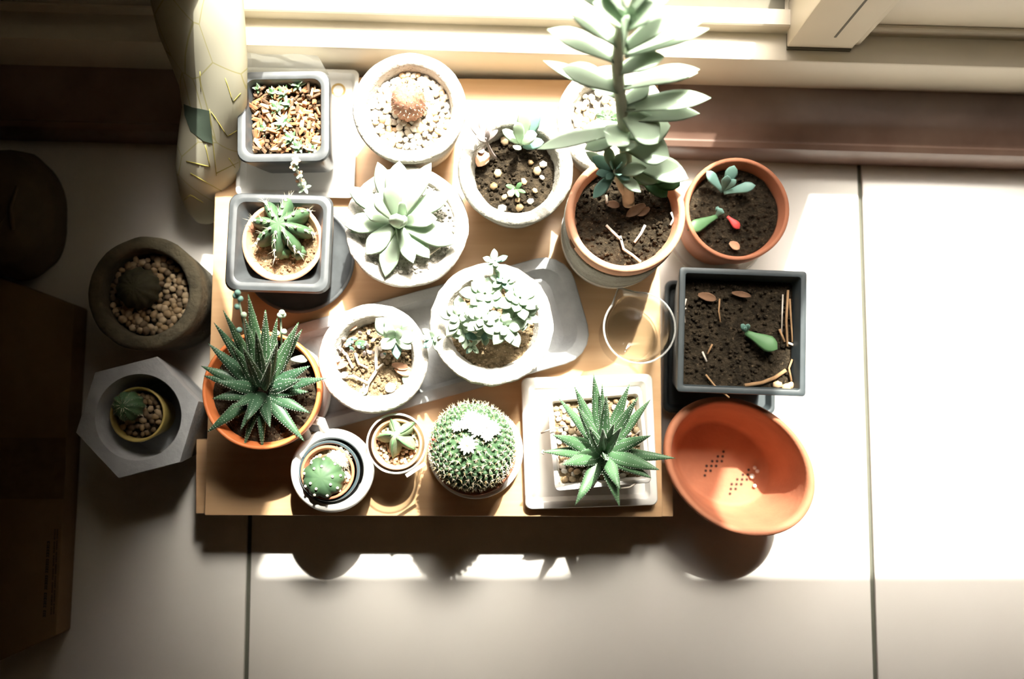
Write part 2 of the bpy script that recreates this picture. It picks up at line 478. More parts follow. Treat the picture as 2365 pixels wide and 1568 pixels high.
def scatter(count, size, R=None, rect=None, avoid=(), rnd=RND, tries=14, gap=1.45):
    """spread points in a disc or a (turned) rectangle without much overlap"""
    pts = []
    for _ in range(count * tries):
        if R is not None:
            a = rnd.random() * 2 * pi; r = R * sqrt(rnd.random()); x, y = r * cos(a), r * sin(a)
        else:
            hx, hy, rot = rect
            u, v = rnd.uniform(-hx, hx), rnd.uniform(-hy, hy)
            x, y = u * cos(rot) - v * sin(rot), u * sin(rot) + v * cos(rot)
        if any((x - ax) ** 2 + (y - ay) ** 2 < ar * ar for ax, ay, ar in avoid): continue
        if any((x - p[0]) ** 2 + (y - p[1]) ** 2 < (size * gap) ** 2 for p in pts): continue
        pts.append((x, y))
        if len(pts) >= count: break
    return pts

def pebbles(parent, cx, cy, z, count, size, kind='white', R=None, rect=None, avoid=(), name='pebble', dz=0.0, gap=1.45):
    base = off(parent)
    for (x, y) in scatter(count, size, R, rect, avoid, gap=gap):
        o = link(name, RND.choice(PEB[kind]), parent)
        o.location = Vector((cx + x, cy + y, z + RND.uniform(-0.2, 0.35) * size + dz * (x * x + y * y))) - base
        o.rotation_euler = (RND.uniform(-0.5, 0.5), RND.uniform(-0.5, 0.5), RND.uniform(0, 6.28))
        s = size * RND.uniform(0.75, 1.2); o.scale = (s, s, s)

def crumbs(name, parent, cx, cy, z, count, size, m, R=None, rect=None, avoid=()):
    V, Fc = [], []
    ico = bmesh.new(); bmesh.ops.create_icosphere(ico, subdivisions=1, radius=1.0)
    iv = [v.co.copy() for v in ico.verts]; fi = [tuple(v.index for v in f.verts) for f in ico.faces]; ico.free()
    for (x, y) in scatter(count, size * 0.5, R, rect, avoid, tries=4):
        s = size * RND.uniform(0.4, 1.25); b = len(V); c = Vector((cx + x, cy + y, z + s * 0.2))
        q = Matrix.Rotation(RND.random() * 6, 3, 'X') @ Matrix.Rotation(RND.random() * 6, 3, 'Z')
        V += [c + q @ Vector((p.x * s * RND.uniform(.7, 1.2), p.y * s, p.z * s * RND.uniform(.5, .9))) for p in iv]
        Fc += [tuple(b + k for k in f) for f in fi]
    return mesh(name, V, Fc, m, parent, smooth=False, kind='stuff')

def soil(parent, cx, cy, R, z, m, amp=0.0025, rect=None, name='soil', mound=0.0, seg=40, rings=12):
    V, Fc, rows = [(cx, cy, z + mound)], [], [[0]]
    for i in range(1, rings + 1):
        t = i / rings; row = []
        for k in range(seg):
            a = 2 * pi * k / seg
            if rect:
                hx, hy, rot = rect
                q = 1 / max(abs(cos(a)) , abs(sin(a)))
                u, v = hx * t * cos(a) * q, hy * t * sin(a) * q
                x, y = u * cos(rot) - v * sin(rot), u * sin(rot) + v * cos(rot)
            else:
                x, y = R * t * cos(a), R * t * sin(a)
            h = noise.noise(Vector((cx + x, cy + y, z)) * 70) * amp + noise.noise(Vector((cx + x, cy + y, z + 3)) * 220) * amp * 0.5
            row.append(len(V)); V.append((cx + x, cy + y, z + h + mound * (1 - t * t)))
        rows.append(row)
    for k in range(seg): Fc.append((0, rows[1][k], rows[1][(k + 1) % seg]))
    for a, b in zip(rows[1:], rows[2:]):
        for k in range(seg):
            j = (k + 1) % seg
            Fc.append((a[k], b[k], b[j], a[j]))
    return mesh(name, V, Fc, m, parent, kind=None)

def spines(name, parent, items, m, r=0.00025, label=None):
    """items: (base, tip); all thin three-sided needles in one part"""
    V, Fc = [], []
    for b_, t_ in items:
        b_, t_ = Vector(b_), Vector(t_); d = (t_ - b_).normalized()
        s = d.cross(Vector((0.3, 0.9, 0.4))).normalized(); u = s.cross(d)
        b0 = len(V)
        V += [b_ + s * r, b_ - s * r * 0.5 + u * r * 0.87, b_ - s * r * 0.5 - u * r * 0.87, t_]
        Fc += [(b0, b0 + 1, b0 + 3), (b0 + 1, b0 + 2, b0 + 3), (b0 + 2, b0, b0 + 3)]
    return mesh(name, V, Fc, m, parent, smooth=False, kind='stuff', label=label)

def ball(name, c, r, m, parent, sz=1.0, seg=16, label=None):
    prof = [(0, c[2] - r * sz)] + [(r * sin(pi * i / 8), c[2] - r * sz * cos(pi * i / 8)) for i in range(1, 8)] + [(0, c[2] + r * sz)]
    return lathe(name, c[0], c[1], prof, m, parent, seg=seg, sm=180, label=label)

def box(name, pts_lo, z0, z1, m, parent=None, bev=0.0, label=None):
    """four corner points (world xy, counter-clockwise) lifted from z0 to z1, edges rounded by bev"""
    n = len(pts_lo)
    V = [Vector((p[0], p[1], z0)) for p in pts_lo] + [Vector((p[0], p[1], z1)) for p in pts_lo]
    Fc = [tuple(reversed(range(n))), tuple(range(n, 2 * n))] + [(i, (i + 1) % n, n + (i + 1) % n, n + i) for i in range(n)]
    o = mesh(name, V, Fc, m, parent, smooth=False, label=label)
    if bev:
        bm = bmesh.new(); bm.from_mesh(o.data)
        bmesh.ops.bevel(bm, geom=list(bm.edges), offset=bev, segments=2, profile=0.5, affect='EDGES')
        bm.to_mesh(o.data); bm.free(); autosmooth(o, 30)
    return o

def rect4(x0, x1, y0, y1): return [(x0, y0), (x1, y0), (x1, y1), (x0, y1)]

def struct(o): o['kind'] = 'structure'; return o

m_sky_block = mat('dark_red_sky_block', (0.10, 0.055, 0.035), (0.07, 0.04, 0.025), rough=0.9, scale=30)
# ------------------------------------------------------------------ the room
Z_LEDGE, Z_SILL = 0.118, 0.050
eA, eB = P(590, 106, Z_LEDGE), P(2365, 158, Z_LEDGE)
WU = (eB - eA).normalized(); WV = Vector((-WU.y, WU.x, 0))       # along the window wall, and outwards
WO = eA + WU * ((0 - eA.x) / WU.x)
def W(s, d, z): return WO + WU * s + WV * d + Vector((0, 0, z - Z_LEDGE))
def dist_out(p): return (Vector((p.x, p.y, 0)) - Vector((WO.x, WO.y, 0))).dot(WV)

def wprofile(name, dz, s0, s1, m, parent=None, bev=0.0):
    n = len(dz)
    V = [W(s0, d, z) for d, z in dz] + [W(s1, d, z) for d, z in dz]
    Fc = [tuple(range(n)), tuple(reversed(range(n, 2 * n)))] + [(i, n + i, n + (i + 1) % n, (i + 1) % n) for i in range(n)]
    o = mesh(name, V, Fc, m, parent, smooth=False)
    bm = bmesh.new(); bm.from_mesh(o.data); bmesh.ops.recalc_face_normals(bm, faces=bm.faces)
    if bev: bmesh.ops.bevel(bm, geom=list(bm.edges), offset=bev, segments=2, profile=0.5, affect='EDGES')
    bm.to_mesh(o.data); bm.free()
    return autosmooth(o, 35)

def wbox(name, s0, s1, d0, d1, z0, z1, m, parent=None, bev=0.0):
    return wprofile(name, [(d0, z0), (d1, z0), (d1, z1), (d0, z1)], s0, s1, m, parent, bev)

XL, XR, YF = -0.62, 1.05, -1.9
floor = struct(box('floor', rect4(XL - 0.1, XR + 0.1, YF - 0.1, 0.46), -0.06, -0.0035, m_grout))
g1 = (P(578, 1190, 0).x + P(566, 1568, 0).x) / 2
g2 = (P(1990, 380, 0).x + P(2018, 1568, 0).x) / 2
TW = g2 - g1
xs = [g1 + TW * k for k in range(-1, 3)]
GAP = 0.0023
for i, x0 in enumerate(xs):
    for (y0, y1) in ((-1.96, -0.78), (-0.78, 0.42)):
        a, b = max(x0 + GAP, XL), min(x0 + TW - GAP, XR)
        if b - a > 0.02: box('tile', rect4(a, b, y0 + GAP, y1 - GAP), -0.012, 0.0, m_tile, floor, bev=0.0012)
dS = dist_out((P(1771, 375, 0) + P(2365, 393, 0)) / 2)
sill = struct(wprofile('trim_1', [(0.01, 0.0), (dS, 0.0), (dS, 0.034), (dS + 0.003, 0.040), (dS + 0.008, 0.0425), (dS + 0.0105, 0.0405), (dS + 0.0135, 0.0415), (dS + 0.019, 0.0455), (dS + 0.03, 0.048), (0.01, Z_SILL)], XL, XR, m_sill))
ledge = struct(wprofile('trim_2', [(0.0, 0.0), (0.0, 0.1155), (0.0012, 0.1175), (0.0035, Z_LEDGE), (0.0265, Z_LEDGE), (0.0272, 0.133), (0.0285, 0.1345), (0.043, 0.1345), (0.0435, 0.127),
                              (0.060, 0.127), (0.0605, 0.140), (0.080, 0.140), (0.0805, 0.128), (0.13, 0.128), (0.13, 0.0)], XL, XR, m_cream))
JX = -0.262
window = struct(thing('window_1', None, None, W(0.27, 0.03, Z_LEDGE)))
# inner sliding sash, right half: stile, bottom rail, pane
S0, S1 = P(1813, 109, Z_LEDGE).x, P(1964, 114, Z_LEDGE).x
dF = dist_out(P(1890, 111, Z_LEDGE + 0.004))
wbox('sash_stile', S0, S1, dF, dF + 0.042, Z_LEDGE + 0.004, 2.0, m_cream, window, bev=0.0016)
wbox('stile_lip', S1 + 0.0002, S1 + 0.007, dF + 0.004, dF + 0.030, Z_LEDGE + 0.003, 2.0, m_cream, window, bev=0.001)
wbox('stile_groove', S0 + 0.0355, S0 + 0.0375, dF - 0.0004, dF + 0.001, Z_LEDGE + 0.03, 2.0, m_gasket, window)
wbox('stile_foot', S0 + 0.001, S1 - 0.001, dF - 0.0012, dF + 0.036, Z_LEDGE, Z_LEDGE + 0.0045, m_gasket, window)
dR = dist_out(P(2200, 74, Z_LEDGE + 0.004))
wbox('sash_rail', S1 + 0.0075, XR, dR, dR + 0.022, Z_LEDGE + 0.007, Z_LEDGE + 0.078, m_cream, window, bev=0.002)
wbox('rail_seal', S1 + 0.0075, XR, dR + 0.001, dR + 0.020, Z_LEDGE, Z_LEDGE + 0.0071, m_gasket, window)
wbox('glass_pane', S1 + 0.0075, XR, dR + 0.009, dR + 0.013, Z_LEDGE + 0.078, 2.0, m_pane, window)
# outer sash, left half
wbox('outer_stile', S0 + 0.0, S0 + 0.115, 0.083, 0.112, 0.1285, 2.0, m_cream, window, bev=0.002)
wbox('outer_rail', JX + 0.001, S0 - 0.0005, 0.085, 0.110, 0.1285, 0.150, m_cream, window, bev=0.002)
wbox('outer_pane', JX + 0.001, S0 - 0.0005, 0.095, 0.099, 0.150, 2.0, m_pane, window)
wbox('track_seal', 0.13, S0 - 0.004, 0.0442, 0.0595, 0.1271, 0.1300, m_gasket, window)
# walls
struct(wbox('wall_back', XL - 0.2, JX, 0.035, 0.16, 0.10, 2.0, m_wall))
struct(wbox('wall_lintel', XL - 0.2, XR, 0.03, 0.16, 2.0, 2.5, m_wall))
struct(wbox('wall_under_window', -1.1, XR, 0.131, 0.16, -0.05, 0.10, m_wall))
struct(box('wall_left', rect4(XL - 0.1, XL, YF - 0.1, 0.5), 0, 2.45, m_wall))
struct(box('wall_right', rect4(XR, XR + 0.1, YF - 0.1, 0.34), 0, 2.45, m_wall))
struct(box('wall_front', rect4(XL - 0.1, XR + 0.1, YF - 0.1, YF), 0, 2.45, m_lightwall))
struct(box('ceiling', rect4(XL - 0.1, XR + 0.1, YF - 0.1, 0.5), 2.45, 2.55, m_ceiling))
# outside: balcony floor
struct(wbox('trim_3', -3.0, 1.299, 0.17, 3.0, -0.2, 0.05, m_outside))
struct(wbox('wall_sky_block', 1.3, 1.5, 0.172, 3.2, -0.2, 3.3, m_sky_block))  # unseen dark wall added outside to block sky light from the right
# unseen blind added to end the sunlight on the floor and cut sky light
YB = W(XR, -0.014, 0.0).y
ZB = (YB - P(1500, 1334, 0).y) / 0.65
m_blind = mat('cream_blind_fabric', (0.42, 0.36, 0.26), rough=0.9, scale=80)
blind = thing('added_sun_blind', 'unseen cream blind added in front of the window to cut off the sunlight', 'blind', (0.2, YB, ZB))
box('blind_cloth', rect4(XL + 0.02, XR - 0.02, YB - 0.001, YB + 0.001), ZB + 0.012, 2.02, m_blind, blind)
box('bottom_bar', rect4(XL + 0.02, XR - 0.02, YB - 0.004, YB + 0.004), ZB, ZB + 0.0125, m_cream, blind, bev=0.002)
box('blind_roller', rect4(XL + 0.02, XR - 0.02, YB - 0.022, YB + 0.016), 2.02, 2.06, m_cream, blind, bev=0.006)

# portal that only guides the sampling of the sky through the window
pl = bpy.data.lights.new('window_portal', 'AREA'); pl.shape = 'RECTANGLE'; pl.size = XR - JX; pl.size_y = 1.86
po = bpy.data.objects.new('window_portal', pl); C.objects.link(po)
po.location = W((XR + JX) / 2, 0.125, 1.07)
po.rotation_euler = (-WV).to_track_quat('-Z', 'Z').to_euler()
pl.cycles.is_portal = True

# ------------------------------------------------------------------ the stand
ZP = 0.070
FL, FR = P(472, 1190, ZP), P(1530, 1194, ZP)
BR_, BL_ = P(1520, 186, ZP), P(505, 174, ZP)
stand = thing('plant_stand', 'low varnished orange wooden plant stand under the crowd of pots', 'plant stand', ((FL + FR) / 2 * 1).to_3d() * 1)
stand.location = (-0.07, 0.12, 0)
box('top_board', [FL, FR, BR_, BL_], 0.054, ZP, m_board, stand, bev=0.0012)
f0, f1, f2, f3 = P(452, 1186, 0.0535), P(1555, 1193, 0.0535), P(1553, 1070, 0.0535), P(453, 1014, 0.0535)
box('foot_board', [f0, f1, f2, f3], 0.0, 0.0535, m_board, stand, bev=0.001)

# ------------------------------------------------------------------ potted plants on the stand
def potted(name, label, cat, px, py, rpx, zr, zb, prof_kw, m, seg=56, wob=0.0, pot_name='pot', wf=60, group=None):
    c = P(px, py, zr); ro = M_(rpx, zr)
    t = thing(name, label, cat, (c.x, c.y, zb), group)
    lathe(pot_name, c.x, c.y, pot_prof(ro, zb, zr, **prof_kw), m, t, seg=seg, wob=wob, wf=wf)
    return t, c, ro

CONC = dict(taper=0.74, wall=0.0125, floor=0.01, rnd=0.0035)

# --- round concrete pot of white pebbles with a brown cactus (back, left of centre)
t, c, ro = potted('potted_cactus', 'round concrete pot of white pebbles with a brown barrel cactus, against the window ledge', 'potted cactus', 945, 247, 135, 0.152, ZP, CONC, m_concrete, wob=0.0007)
soil(t, c.x, c.y, ro - 0.012, 0.136, m_gravel)
cc = P(946, 246, 0.14)
pebbles(t, c.x, c.y, 0.1385, 230, 0.0034, 'white', R=ro - 0.0155, avoid=[(cc.x - c.x, cc.y - c.y, 0.0135)], gap=1.25)
rb = lambda a, z: 1 + 0.05 * cos(13 * a + z * 900)
lathe('cactus_body', cc.x, cc.y, [(0, 0.134), (0.0125, 0.135), (0.0148, 0.143), (0.0150, 0.154), (0.0135, 0.163), (0.010, 0.169), (0.005, 0.172), (0, 0.1712)], m_cactus_brown, t, seg=52, rib=rb, sm=180)
it = []
for i in range(150):
    a = i * 2.39996; h = (i + 0.5) / 150
    z = 0.139 + 0.033 * (1 - (1 - h) ** 1.0); r = 0.0152 if h < 0.6 else 0.0152 * sqrt(max(0, 1 - ((h - 0.6) / 0.4) ** 2))
    b_ = Vector((cc.x + r * cos(a), cc.y + r * sin(a), z)); d = Vector((cos(a) * max(r, .003) / 0.015, sin(a) * max(r, .003) / 0.015, 0.6)).normalized()
    for k in range(3):
        it.append((b_, b_ + (d + Vector((RND.uniform(-.6, .6), RND.uniform(-.6, .6), RND.uniform(-.3, .5)))).normalized() * 0.0032))
spines('spines', t, it, m_spine, 0.0002)

# --- round concrete pot behind the tall plant
t, c, ro = potted('potted_cactus', 'concrete pot of tan and white pebbles half hidden behind the tall succulent stem', 'potted cactus', 1414, 272, 132, 0.150, ZP, CONC, m_concrete, wob=0.0008)
soil(t, c.x, c.y, ro - 0.012, 0.134, m_gravel)
cc = P(1400, 285, 0.14)
pebbles(t, c.x, c.y, 0.1365, 150, 0.0038, 'white', R=ro - 0.016, avoid=[(cc.x - c.x, cc.y - c.y, 0.010)], gap=1.3)
lathe('cactus_body', cc.x, cc.y, [(0, 0.133), (0.009, 0.134), (0.011, 0.140), (0.0105, 0.147), (0.007, 0.152), (0, 0.1535)], m_cactus, t, seg=40, rib=lambda a, z: 1 + 0.1 * cos(10 * a), sm=180)
it = []
for i in range(60):
    a = 2 * pi * (i % 10) / 10; h = (i // 10 + 0.5) / 6; r = 0.0115 * cos(h * 1.35); z = 0.138 + 0.0155 * sin(h * 1.5)
    b_ = Vector((cc.x + r * cos(a), cc.y + r * sin(a), z))
    for k in range(3): it.append((b_, b_ + Vector((cos(a) + RND.uniform(-.7, .7), sin(a) + RND.uniform(-.7, .7), RND.uniform(.2, 1.0))).normalized() * 0.004))
spines('spines', t, it, m_spine)

# --- grey concrete pot with scattered young succulents
t, c, ro = potted('potted_succulents', 'grey concrete pot of dark soil with small succulents and a dried mauve sprig', 'potted plant', 1190, 389, 136, 0.152, ZP, dict(CONC, wall=0.012), m_concrete_grey, wob=0.001)
soil(t, c.x, c.y, ro - 0.0105, 0.131, m_soil, 0.003)
crumbs('soil_crumbs', t, c.x, c.y, 0.1315, 160, 0.0022, m_soil, R=ro - 0.014)
for (x, y) in ((1150, 400), (1165, 455), (1225, 375), (1240, 395), (1255, 380), (1210, 420), (1180, 445), (1235, 440), (1252, 410), (1140, 430), (1195, 462), (1225, 465), (1160, 480), (1200, 480), (1120, 365), (1165, 325)):
    p = P(x, y, 0.134); o = link('pebble', RND.choice(PEB['mix']), t); o.location = p - off(t); s = RND.uniform(0.0022, 0.0042); o.scale = (s, s, s); o.rotation_euler = (0.3, 0.2, RND.uniform(0, 6))
zz = 0.150
for (b_, tp, w, m, pr, z1, z2) in (
        ((1205, 335), (1213, 250), 34, m_leaf_pale, 'round', 0.139, 0.168), ((1208, 335), (1240, 252), 40, m_leaf_blue, 'round', 0.139, 0.160),
        ((1200, 330), (1160, 300), 26, m_leaf_pale, 'oval', 0.140, 0.158), ((1205, 328), (1240, 310), 34, m_leaf_pale, 'oval', 0.142, 0.162),
        ((1208, 338), (1256, 328), 30, m_leaf_blue, 'oval', 0.139, 0.150), ((1200, 338), (1190, 345), 22, m_leaf_pale, 'round', 0.141, 0.158),
        ((1204, 332), (1193, 282), 28, m_leaf_pale, 'round', 0.140, 0.166),
        ((1190, 435), (1168, 428), 12, m_leaf_mid, 'oval', 0.134, 0.140), ((1192, 435), (1205, 422), 12, m_leaf_mid, 'oval', 0.134, 0.141),
        ((1190, 437), (1198, 456), 11, m_leaf_mid, 'oval', 0.134, 0.140), ((1192, 437), (1214, 445), 10, m_leaf_mid, 'oval', 0.134, 0.140)):
    leaf(P(*b_, z1), P(*tp, z2), M_(w, 0.15), m, t, prof=pr, thick=0.3, sag=0.05)
st = sweep('sprig_stem', bez(P(1145, 365, 0.133), P(1128, 345, 0.15), P(1122, 318, 0.170), 6), [0.0016, 0.0016, 0.0015, 0.0014, 0.0012, 0.001, 0.0008], m_leaf_mauve, t, n=7)
for (x, y, w) in ((1085, 285, 20), (1110, 272, 20), (1135, 282, 16), (1100, 310, 22), (1150, 300, 14), (1128, 300, 12)):
    leaf(P(1124, 326, 0.166), P(x, y, 0.176), M_(w, 0.17), m_leaf_mauve, t, prof='oval', thick=0.2, sag=0.1)
leaf(P(1125, 352, 0.136), P(1103, 385, 0.140), M_(34, 0.14), m_leaf_dry, t, prof='oval', thick=0.08, cup=0.5)
leaf(P(1118, 345, 0.136), P(1098, 345, 0.142), M_(26, 0.14), m_leaf_mauve, t, prof='oval', thick=0.08, cup=0.5)

# --- large pale echeveria in a gravel filled concrete bowl
t, c, ro = potted('potted_echeveria', 'large pale green rosette succulent in a gravel filled concrete bowl', 'potted plant', 938, 522, 145, 0.142, ZP, dict(CONC, wall=0.012, taper=0.8), m_concrete, wob=0.0009)
soil(t, c.x, c.y, ro - 0.0095, 0.1375, m_gravel, 0.002, mound=0.003)
crumbs('gravel_grains', t, c.x, c.y, 0.139, 320, 0.0017, m_concrete, R=ro - 0.012)
rc = (918, 512)
E = [  # tip pixel, tip height, width px, base height, sag
    ((922, 372), 0.178, 62, 0.165, 0.10), ((996, 376), 0.170, 44, 0.160, 0.08), ((872, 374), 0.166, 46, 0.158, 0.06), ((803, 432), 0.156, 44, 0.154, 0.06),
    ((1042, 446), 0.158, 48, 0.156, 0.08), ((795, 520), 0.150, 52, 0.152, 0.08), ((808, 537), 0.146, 24, 0.150, 0.05), ((1056, 560), 0.152, 62, 0.154, 0.10),
    ((846, 588), 0.150, 50, 0.154, 0.08), ((890, 640), 0.146, 48, 0.152, 0.12), ((955, 608), 0.160, 40, 0.158, 0.08), ((992, 596), 0.150, 46, 0.152, 0.06),
    ((866, 446), 0.186, 44, 0.168, 0.03), ((962, 424), 0.190, 46, 0.168, 0.02), ((900, 420), 0.194, 42, 0.170, 0.02), ((938, 470), 0.196, 34, 0.172, 0.0),
    ((1010, 505), 0.164, 42, 0.158, 0.06), ((840, 485), 0.166, 40, 0.158, 0.05)]
for (tp, z2, w, z1, sg) in E:
    d = Vector((tp[0] - rc[0], tp[1] - rc[1])).normalized() * 14
    leaf(P(rc[0] + d.x, rc[1] + d.y, z1 - 0.004), P(*tp, z2), M_(w, 0.15), m_leaf_pale, t, prof='wedge', thick=0.24, sag=sg * 0.9, cup=0.18)
leaf(P(922, 520, 0.165), P(914, 500, 0.198), M_(40, 0.17), m_leaf_pale, t, prof='round', thick=0.7, sag=0.0)
leaf(P(925, 516, 0.165), P(935, 508, 0.190), M_(30, 0.17), m_leaf_pale, t, prof='round', thick=0.7, sag=0.0)
sweep('stem', [P(920, 515, 0.138), P(920, 514, 0.150), P(919, 512, 0.170)], [0.006, 0.0065, 0.005], m_leaf_mid, t, n=10)
sweep('twig', [P(990, 590, 0.146), P(1030, 560, 0.150)], [0.0008, 0.0008], m_stem_white, t, n=6)

# --- black rectangular planter full of bark, under the window on the left
zr = 0.150
c = P(654, 268, zr); rot = radians(1.0)
t = thing('bark_planter', 'black rounded rectangular planter of orange bark with pale green sprouts', 'potted plant', (c.x, c.y, ZP + 0.012))
hx, hy = M_(110, zr), M_(111, zr)
rect_pot('planter_box', c.x, c.y, rot, hx, hy, ZP + 0.012, zr, m_blackgrey, t, taper=0.82, wall=0.0085, r=0.011)
soil(t, c.x, c.y, 0, 0.133, m_soil, 0.004, rect=(hx - 0.0085, hy - 0.0085, rot))
chips = []
for mi, m in enumerate(m_bark):
    for v in range(2):
        bm = bmesh.new(); bmesh.ops.create_cube(bm, size=1.0)
        for q in bm.verts: q.co += noise.noise_vector(q.co * 2 + Vector((mi * 5, v * 3, 1))) * 0.35
        bmesh.ops.bevel(bm, geom=list(bm.edges), offset=0.12, segments=1, affect='EDGES')
        bmesh.ops.triangulate(bm, faces=bm.faces)
        me = bpy.data.meshes.new('bark_chip'); bm.to_mesh(me); bm.free(); me.materials.append(m); chips.append(me)
for (x, y) in scatter(240, 0.0027, rect=(hx - 0.012, hy - 0.013, rot), gap=1.05):
    o = link('bark_chip', RND.choice(chips), t); o.location = Vector((c.x + x, c.y + y, 0.135 + RND.uniform(0, 0.007))) - off(t)
    o.scale = (RND.uniform(0.003, 0.010), RND.uniform(0.0018, 0.0036), RND.uniform(0.0016, 0.0034)); o.rotation_euler = (RND.uniform(-.6, .6), RND.uniform(-.6, .6), RND.uniform(0, 6.3))
for (x, y, r, n) in ((688, 195, 24, 10), (655, 215, 22, 10), (640, 250, 22, 9), (655, 285, 26, 11), (672, 320, 22, 10), (610, 300, 18, 7), (690, 340, 20, 9), (720, 345, 18, 8), (630, 215, 16, 7), (665, 240, 18, 8), (598, 205, 14, 6)):
    p = P(x, y, 0.140)
    rosette(t, p, n, M_(r, 0.14), m_leaf_mid, h=0.012, w=0.0046, prof='lance', name='sprout_leaf', rings=2, mats=[m_leaf_pale, m_leaf_mid, m_leaf_pale])
tr = [P(682, 352, 0.145), P(684, 372, 0.154), P(680, 385, 0.150), P(690, 403, 0.142), P(694, 420, 0.134), P(703, 434, 0.126)]
sw = sweep('trailing_stem', tr, 0.0012, m_stem_white, t, n=7)
for k, p in enumerate(tr[1:]):
    for s in range(5):
        a = s * 1.25 + k
        leaf(p, p + Vector((cos(a), sin(a), 0.3)) * (0.0045 if k < 4 else 0.007), 0.0034, m_leaf_dry if (k + s) % 3 == 0 and k < 4 else m_leaf_pale, t, prof='oval', thick=0.5, name='sprout_leaf', n=6)

# white tray below it
q = [P(560, 160, ZP), P(828, 172, ZP), P(822, 466, ZP), P(560, 455, ZP)]
cx, cy = sum(v.x for v in q) / 4, sum(v.y for v in q) / 4
tr_hx, tr_hy = (q[1] - q[0]).length / 2, (q[2] - q[1]).length / 2
t = thing('plastic_tray', 'shallow glossy white plastic tray under the bark planter', 'tray', (cx, cy, ZP))
rect_pot('tray_body', cx, cy, radians(-1.4), tr_hx, tr_hy, ZP, ZP + 0.0105, m_whitepl, t, taper=0.94, wall=0.004, r=0.006, floor=0.002, rb=0.001)
lathe('printed_ring', P(781, 208, ZP + .003).x, P(781, 208, ZP + .003).y, [(0.0050, ZP + 0.0021), (0.0050, ZP + 0.0024), (0.0072, ZP + 0.0024), (0.0072, ZP + 0.0021)], mat('ochre_print', (0.45, 0.30, 0.10), rough=0.6), t, seg=24)

# clear plastic sleeve standing behind the planter
a, b = P(560, 152, 0.10), P(752, 156, 0.10)
t = thing('plastic_sheet', 'crinkled clear plastic sheet standing between the bark planter and the window ledge', 'plastic sheet', ((a.x + b.x) / 2, a.y, ZP + 0.012))
V, Fc = [], []
NX, NZ = 16, 6
for side in (0, 1):
    for j in range(NZ + 1):
        for i in range(NX + 1):
            u = i / NX; p = a.lerp(b, u)
            wv = 0.0016 * noise.noise(Vector((u * 6, j * 0.7, 2.0)))
            V.append(Vector((p.x, 0.3375 + (p.x + 0.2) * -0.03 + wv + side * 0.0004 - j * 0.0004, ZP + 0.012 + j * 0.0095 + 0.003 * noise.noise(Vector((u * 4, 5, j))))))
S = (NX + 1) * (NZ + 1)
for j in range(NZ):
    for i in range(NX):
        k = j * (NX + 1) + i
        Fc.append((k, k + 1, k + NX + 2, k + NX + 1)); Fc.append((S + k, S + k + NX + 1, S + k + NX + 2, S + k + 1))
mesh('sheet', V, Fc, m_clearpl, t)

# --- square black planter with a terracotta pot and a star shaped cactus inside
zr = 0.158
c = P(643, 560, zr); rot = radians(-1.6)
cs = Vector((c.x, c.y, ZP))
t = thing('round_saucer', 'dark round saucer under the square black planter', 'saucer', cs)
lathe('dish', c.x + 0.001, c.y, pot_prof(0.0535, ZP, ZP + 0.011, taper=0.86, wall=0.0035, floor=0.003, rnd=0.0012), m_blackgrey, t, seg=56)
t = thing('square_planter', 'square glossy black planter with a rounded rim, holding a small terracotta pot', 'planter', (c.x, c.y, ZP + 0.0032))
hx, hy = M_(123, zr), M_(117, zr)
rect_pot('planter_body', c.x, c.y, rot, hx, hy, ZP + 0.0032, zr, m_blackgrey, t, taper=0.70, wall=0.0095, r=0.010, floor=0.05, rb=0.004)
c2 = P(653, 558, 0.150)
t = thing('potted_cactus', 'small terracotta pot with a spiny star shaped ribbed cactus, inside the square black planter', 'potted cactus', (c2.x, c2.y, 0.1234))
ro = M_(95, 0.150)
lathe('pot', c2.x, c2.y, pot_prof(ro, 0.1236, 0.152, taper=0.74, wall=0.004, floor=0.004, rnd=0.0014), m_terra_pale, t, seg=48)
soil(t, c2.x, c2.y, ro - 0.0036, 0.143, m_soil_tan, 0.002)
crumbs('grit', t, c2.x, c2.y, 0.1435, 120, 0.0016, m_soil_tan, R=ro - 0.006)
k0 = P(656, 528, 0.150)
ribs = lambda a, z: 0.55 + 0.50 * abs(cos(4 * (a + 0.2))) ** 1.1
lathe('cactus_body', k0.x, k0.y, [(0, 0.1415), (0.021, 0.1415), (0.0255, 0.148), (0.0262, 0.155), (0.0225, 0.163), (0.015, 0.1695), (0.007, 0.172), (0, 0.1712)], m_cactus, t, seg=96, rib=ribs, sm=180)
it = []
for k in range(8):
    a = 2 * pi * k / 8 - 0.2
    for (r, z) in ((0.027, 0.149), (0.0268, 0.157), (0.0225, 0.1645), (0.015, 0.171), (0.008, 0.1735)):
        b_ = Vector((k0.x + r * cos(a), k0.y + r * sin(a), z))
        ball('areole', b_, 0.0014, m_areole, t, seg=8)
        for s in range(4):
            d = Vector((cos(a) + RND.uniform(-.8, .8), sin(a) + RND.uniform(-.8, .8), RND.uniform(0.1, 1.0))).normalized()
            it.append((b_, b_ + d * RND.uniform(0.005, 0.010)))
spines('spines', t, it, m_spine, 0.0003)
for (x, y, z, r) in ((652, 578, 0.149, 0.0075), (690, 583, 0.148, 0.0065), (730, 600, 0.146, 0.003)):
    p = P(x, y, z)
    lathe('offset_body', p.x, p.y, [(0, z - r * .8), (r, z - r * .3), (r * .95, z + r * .4), (r * .5, z + r * .85), (0, z + r)], m_cactus, t, seg=32, rib=lambda a, zz: 1 + 0.1 * cos(7 * a), sm=180)

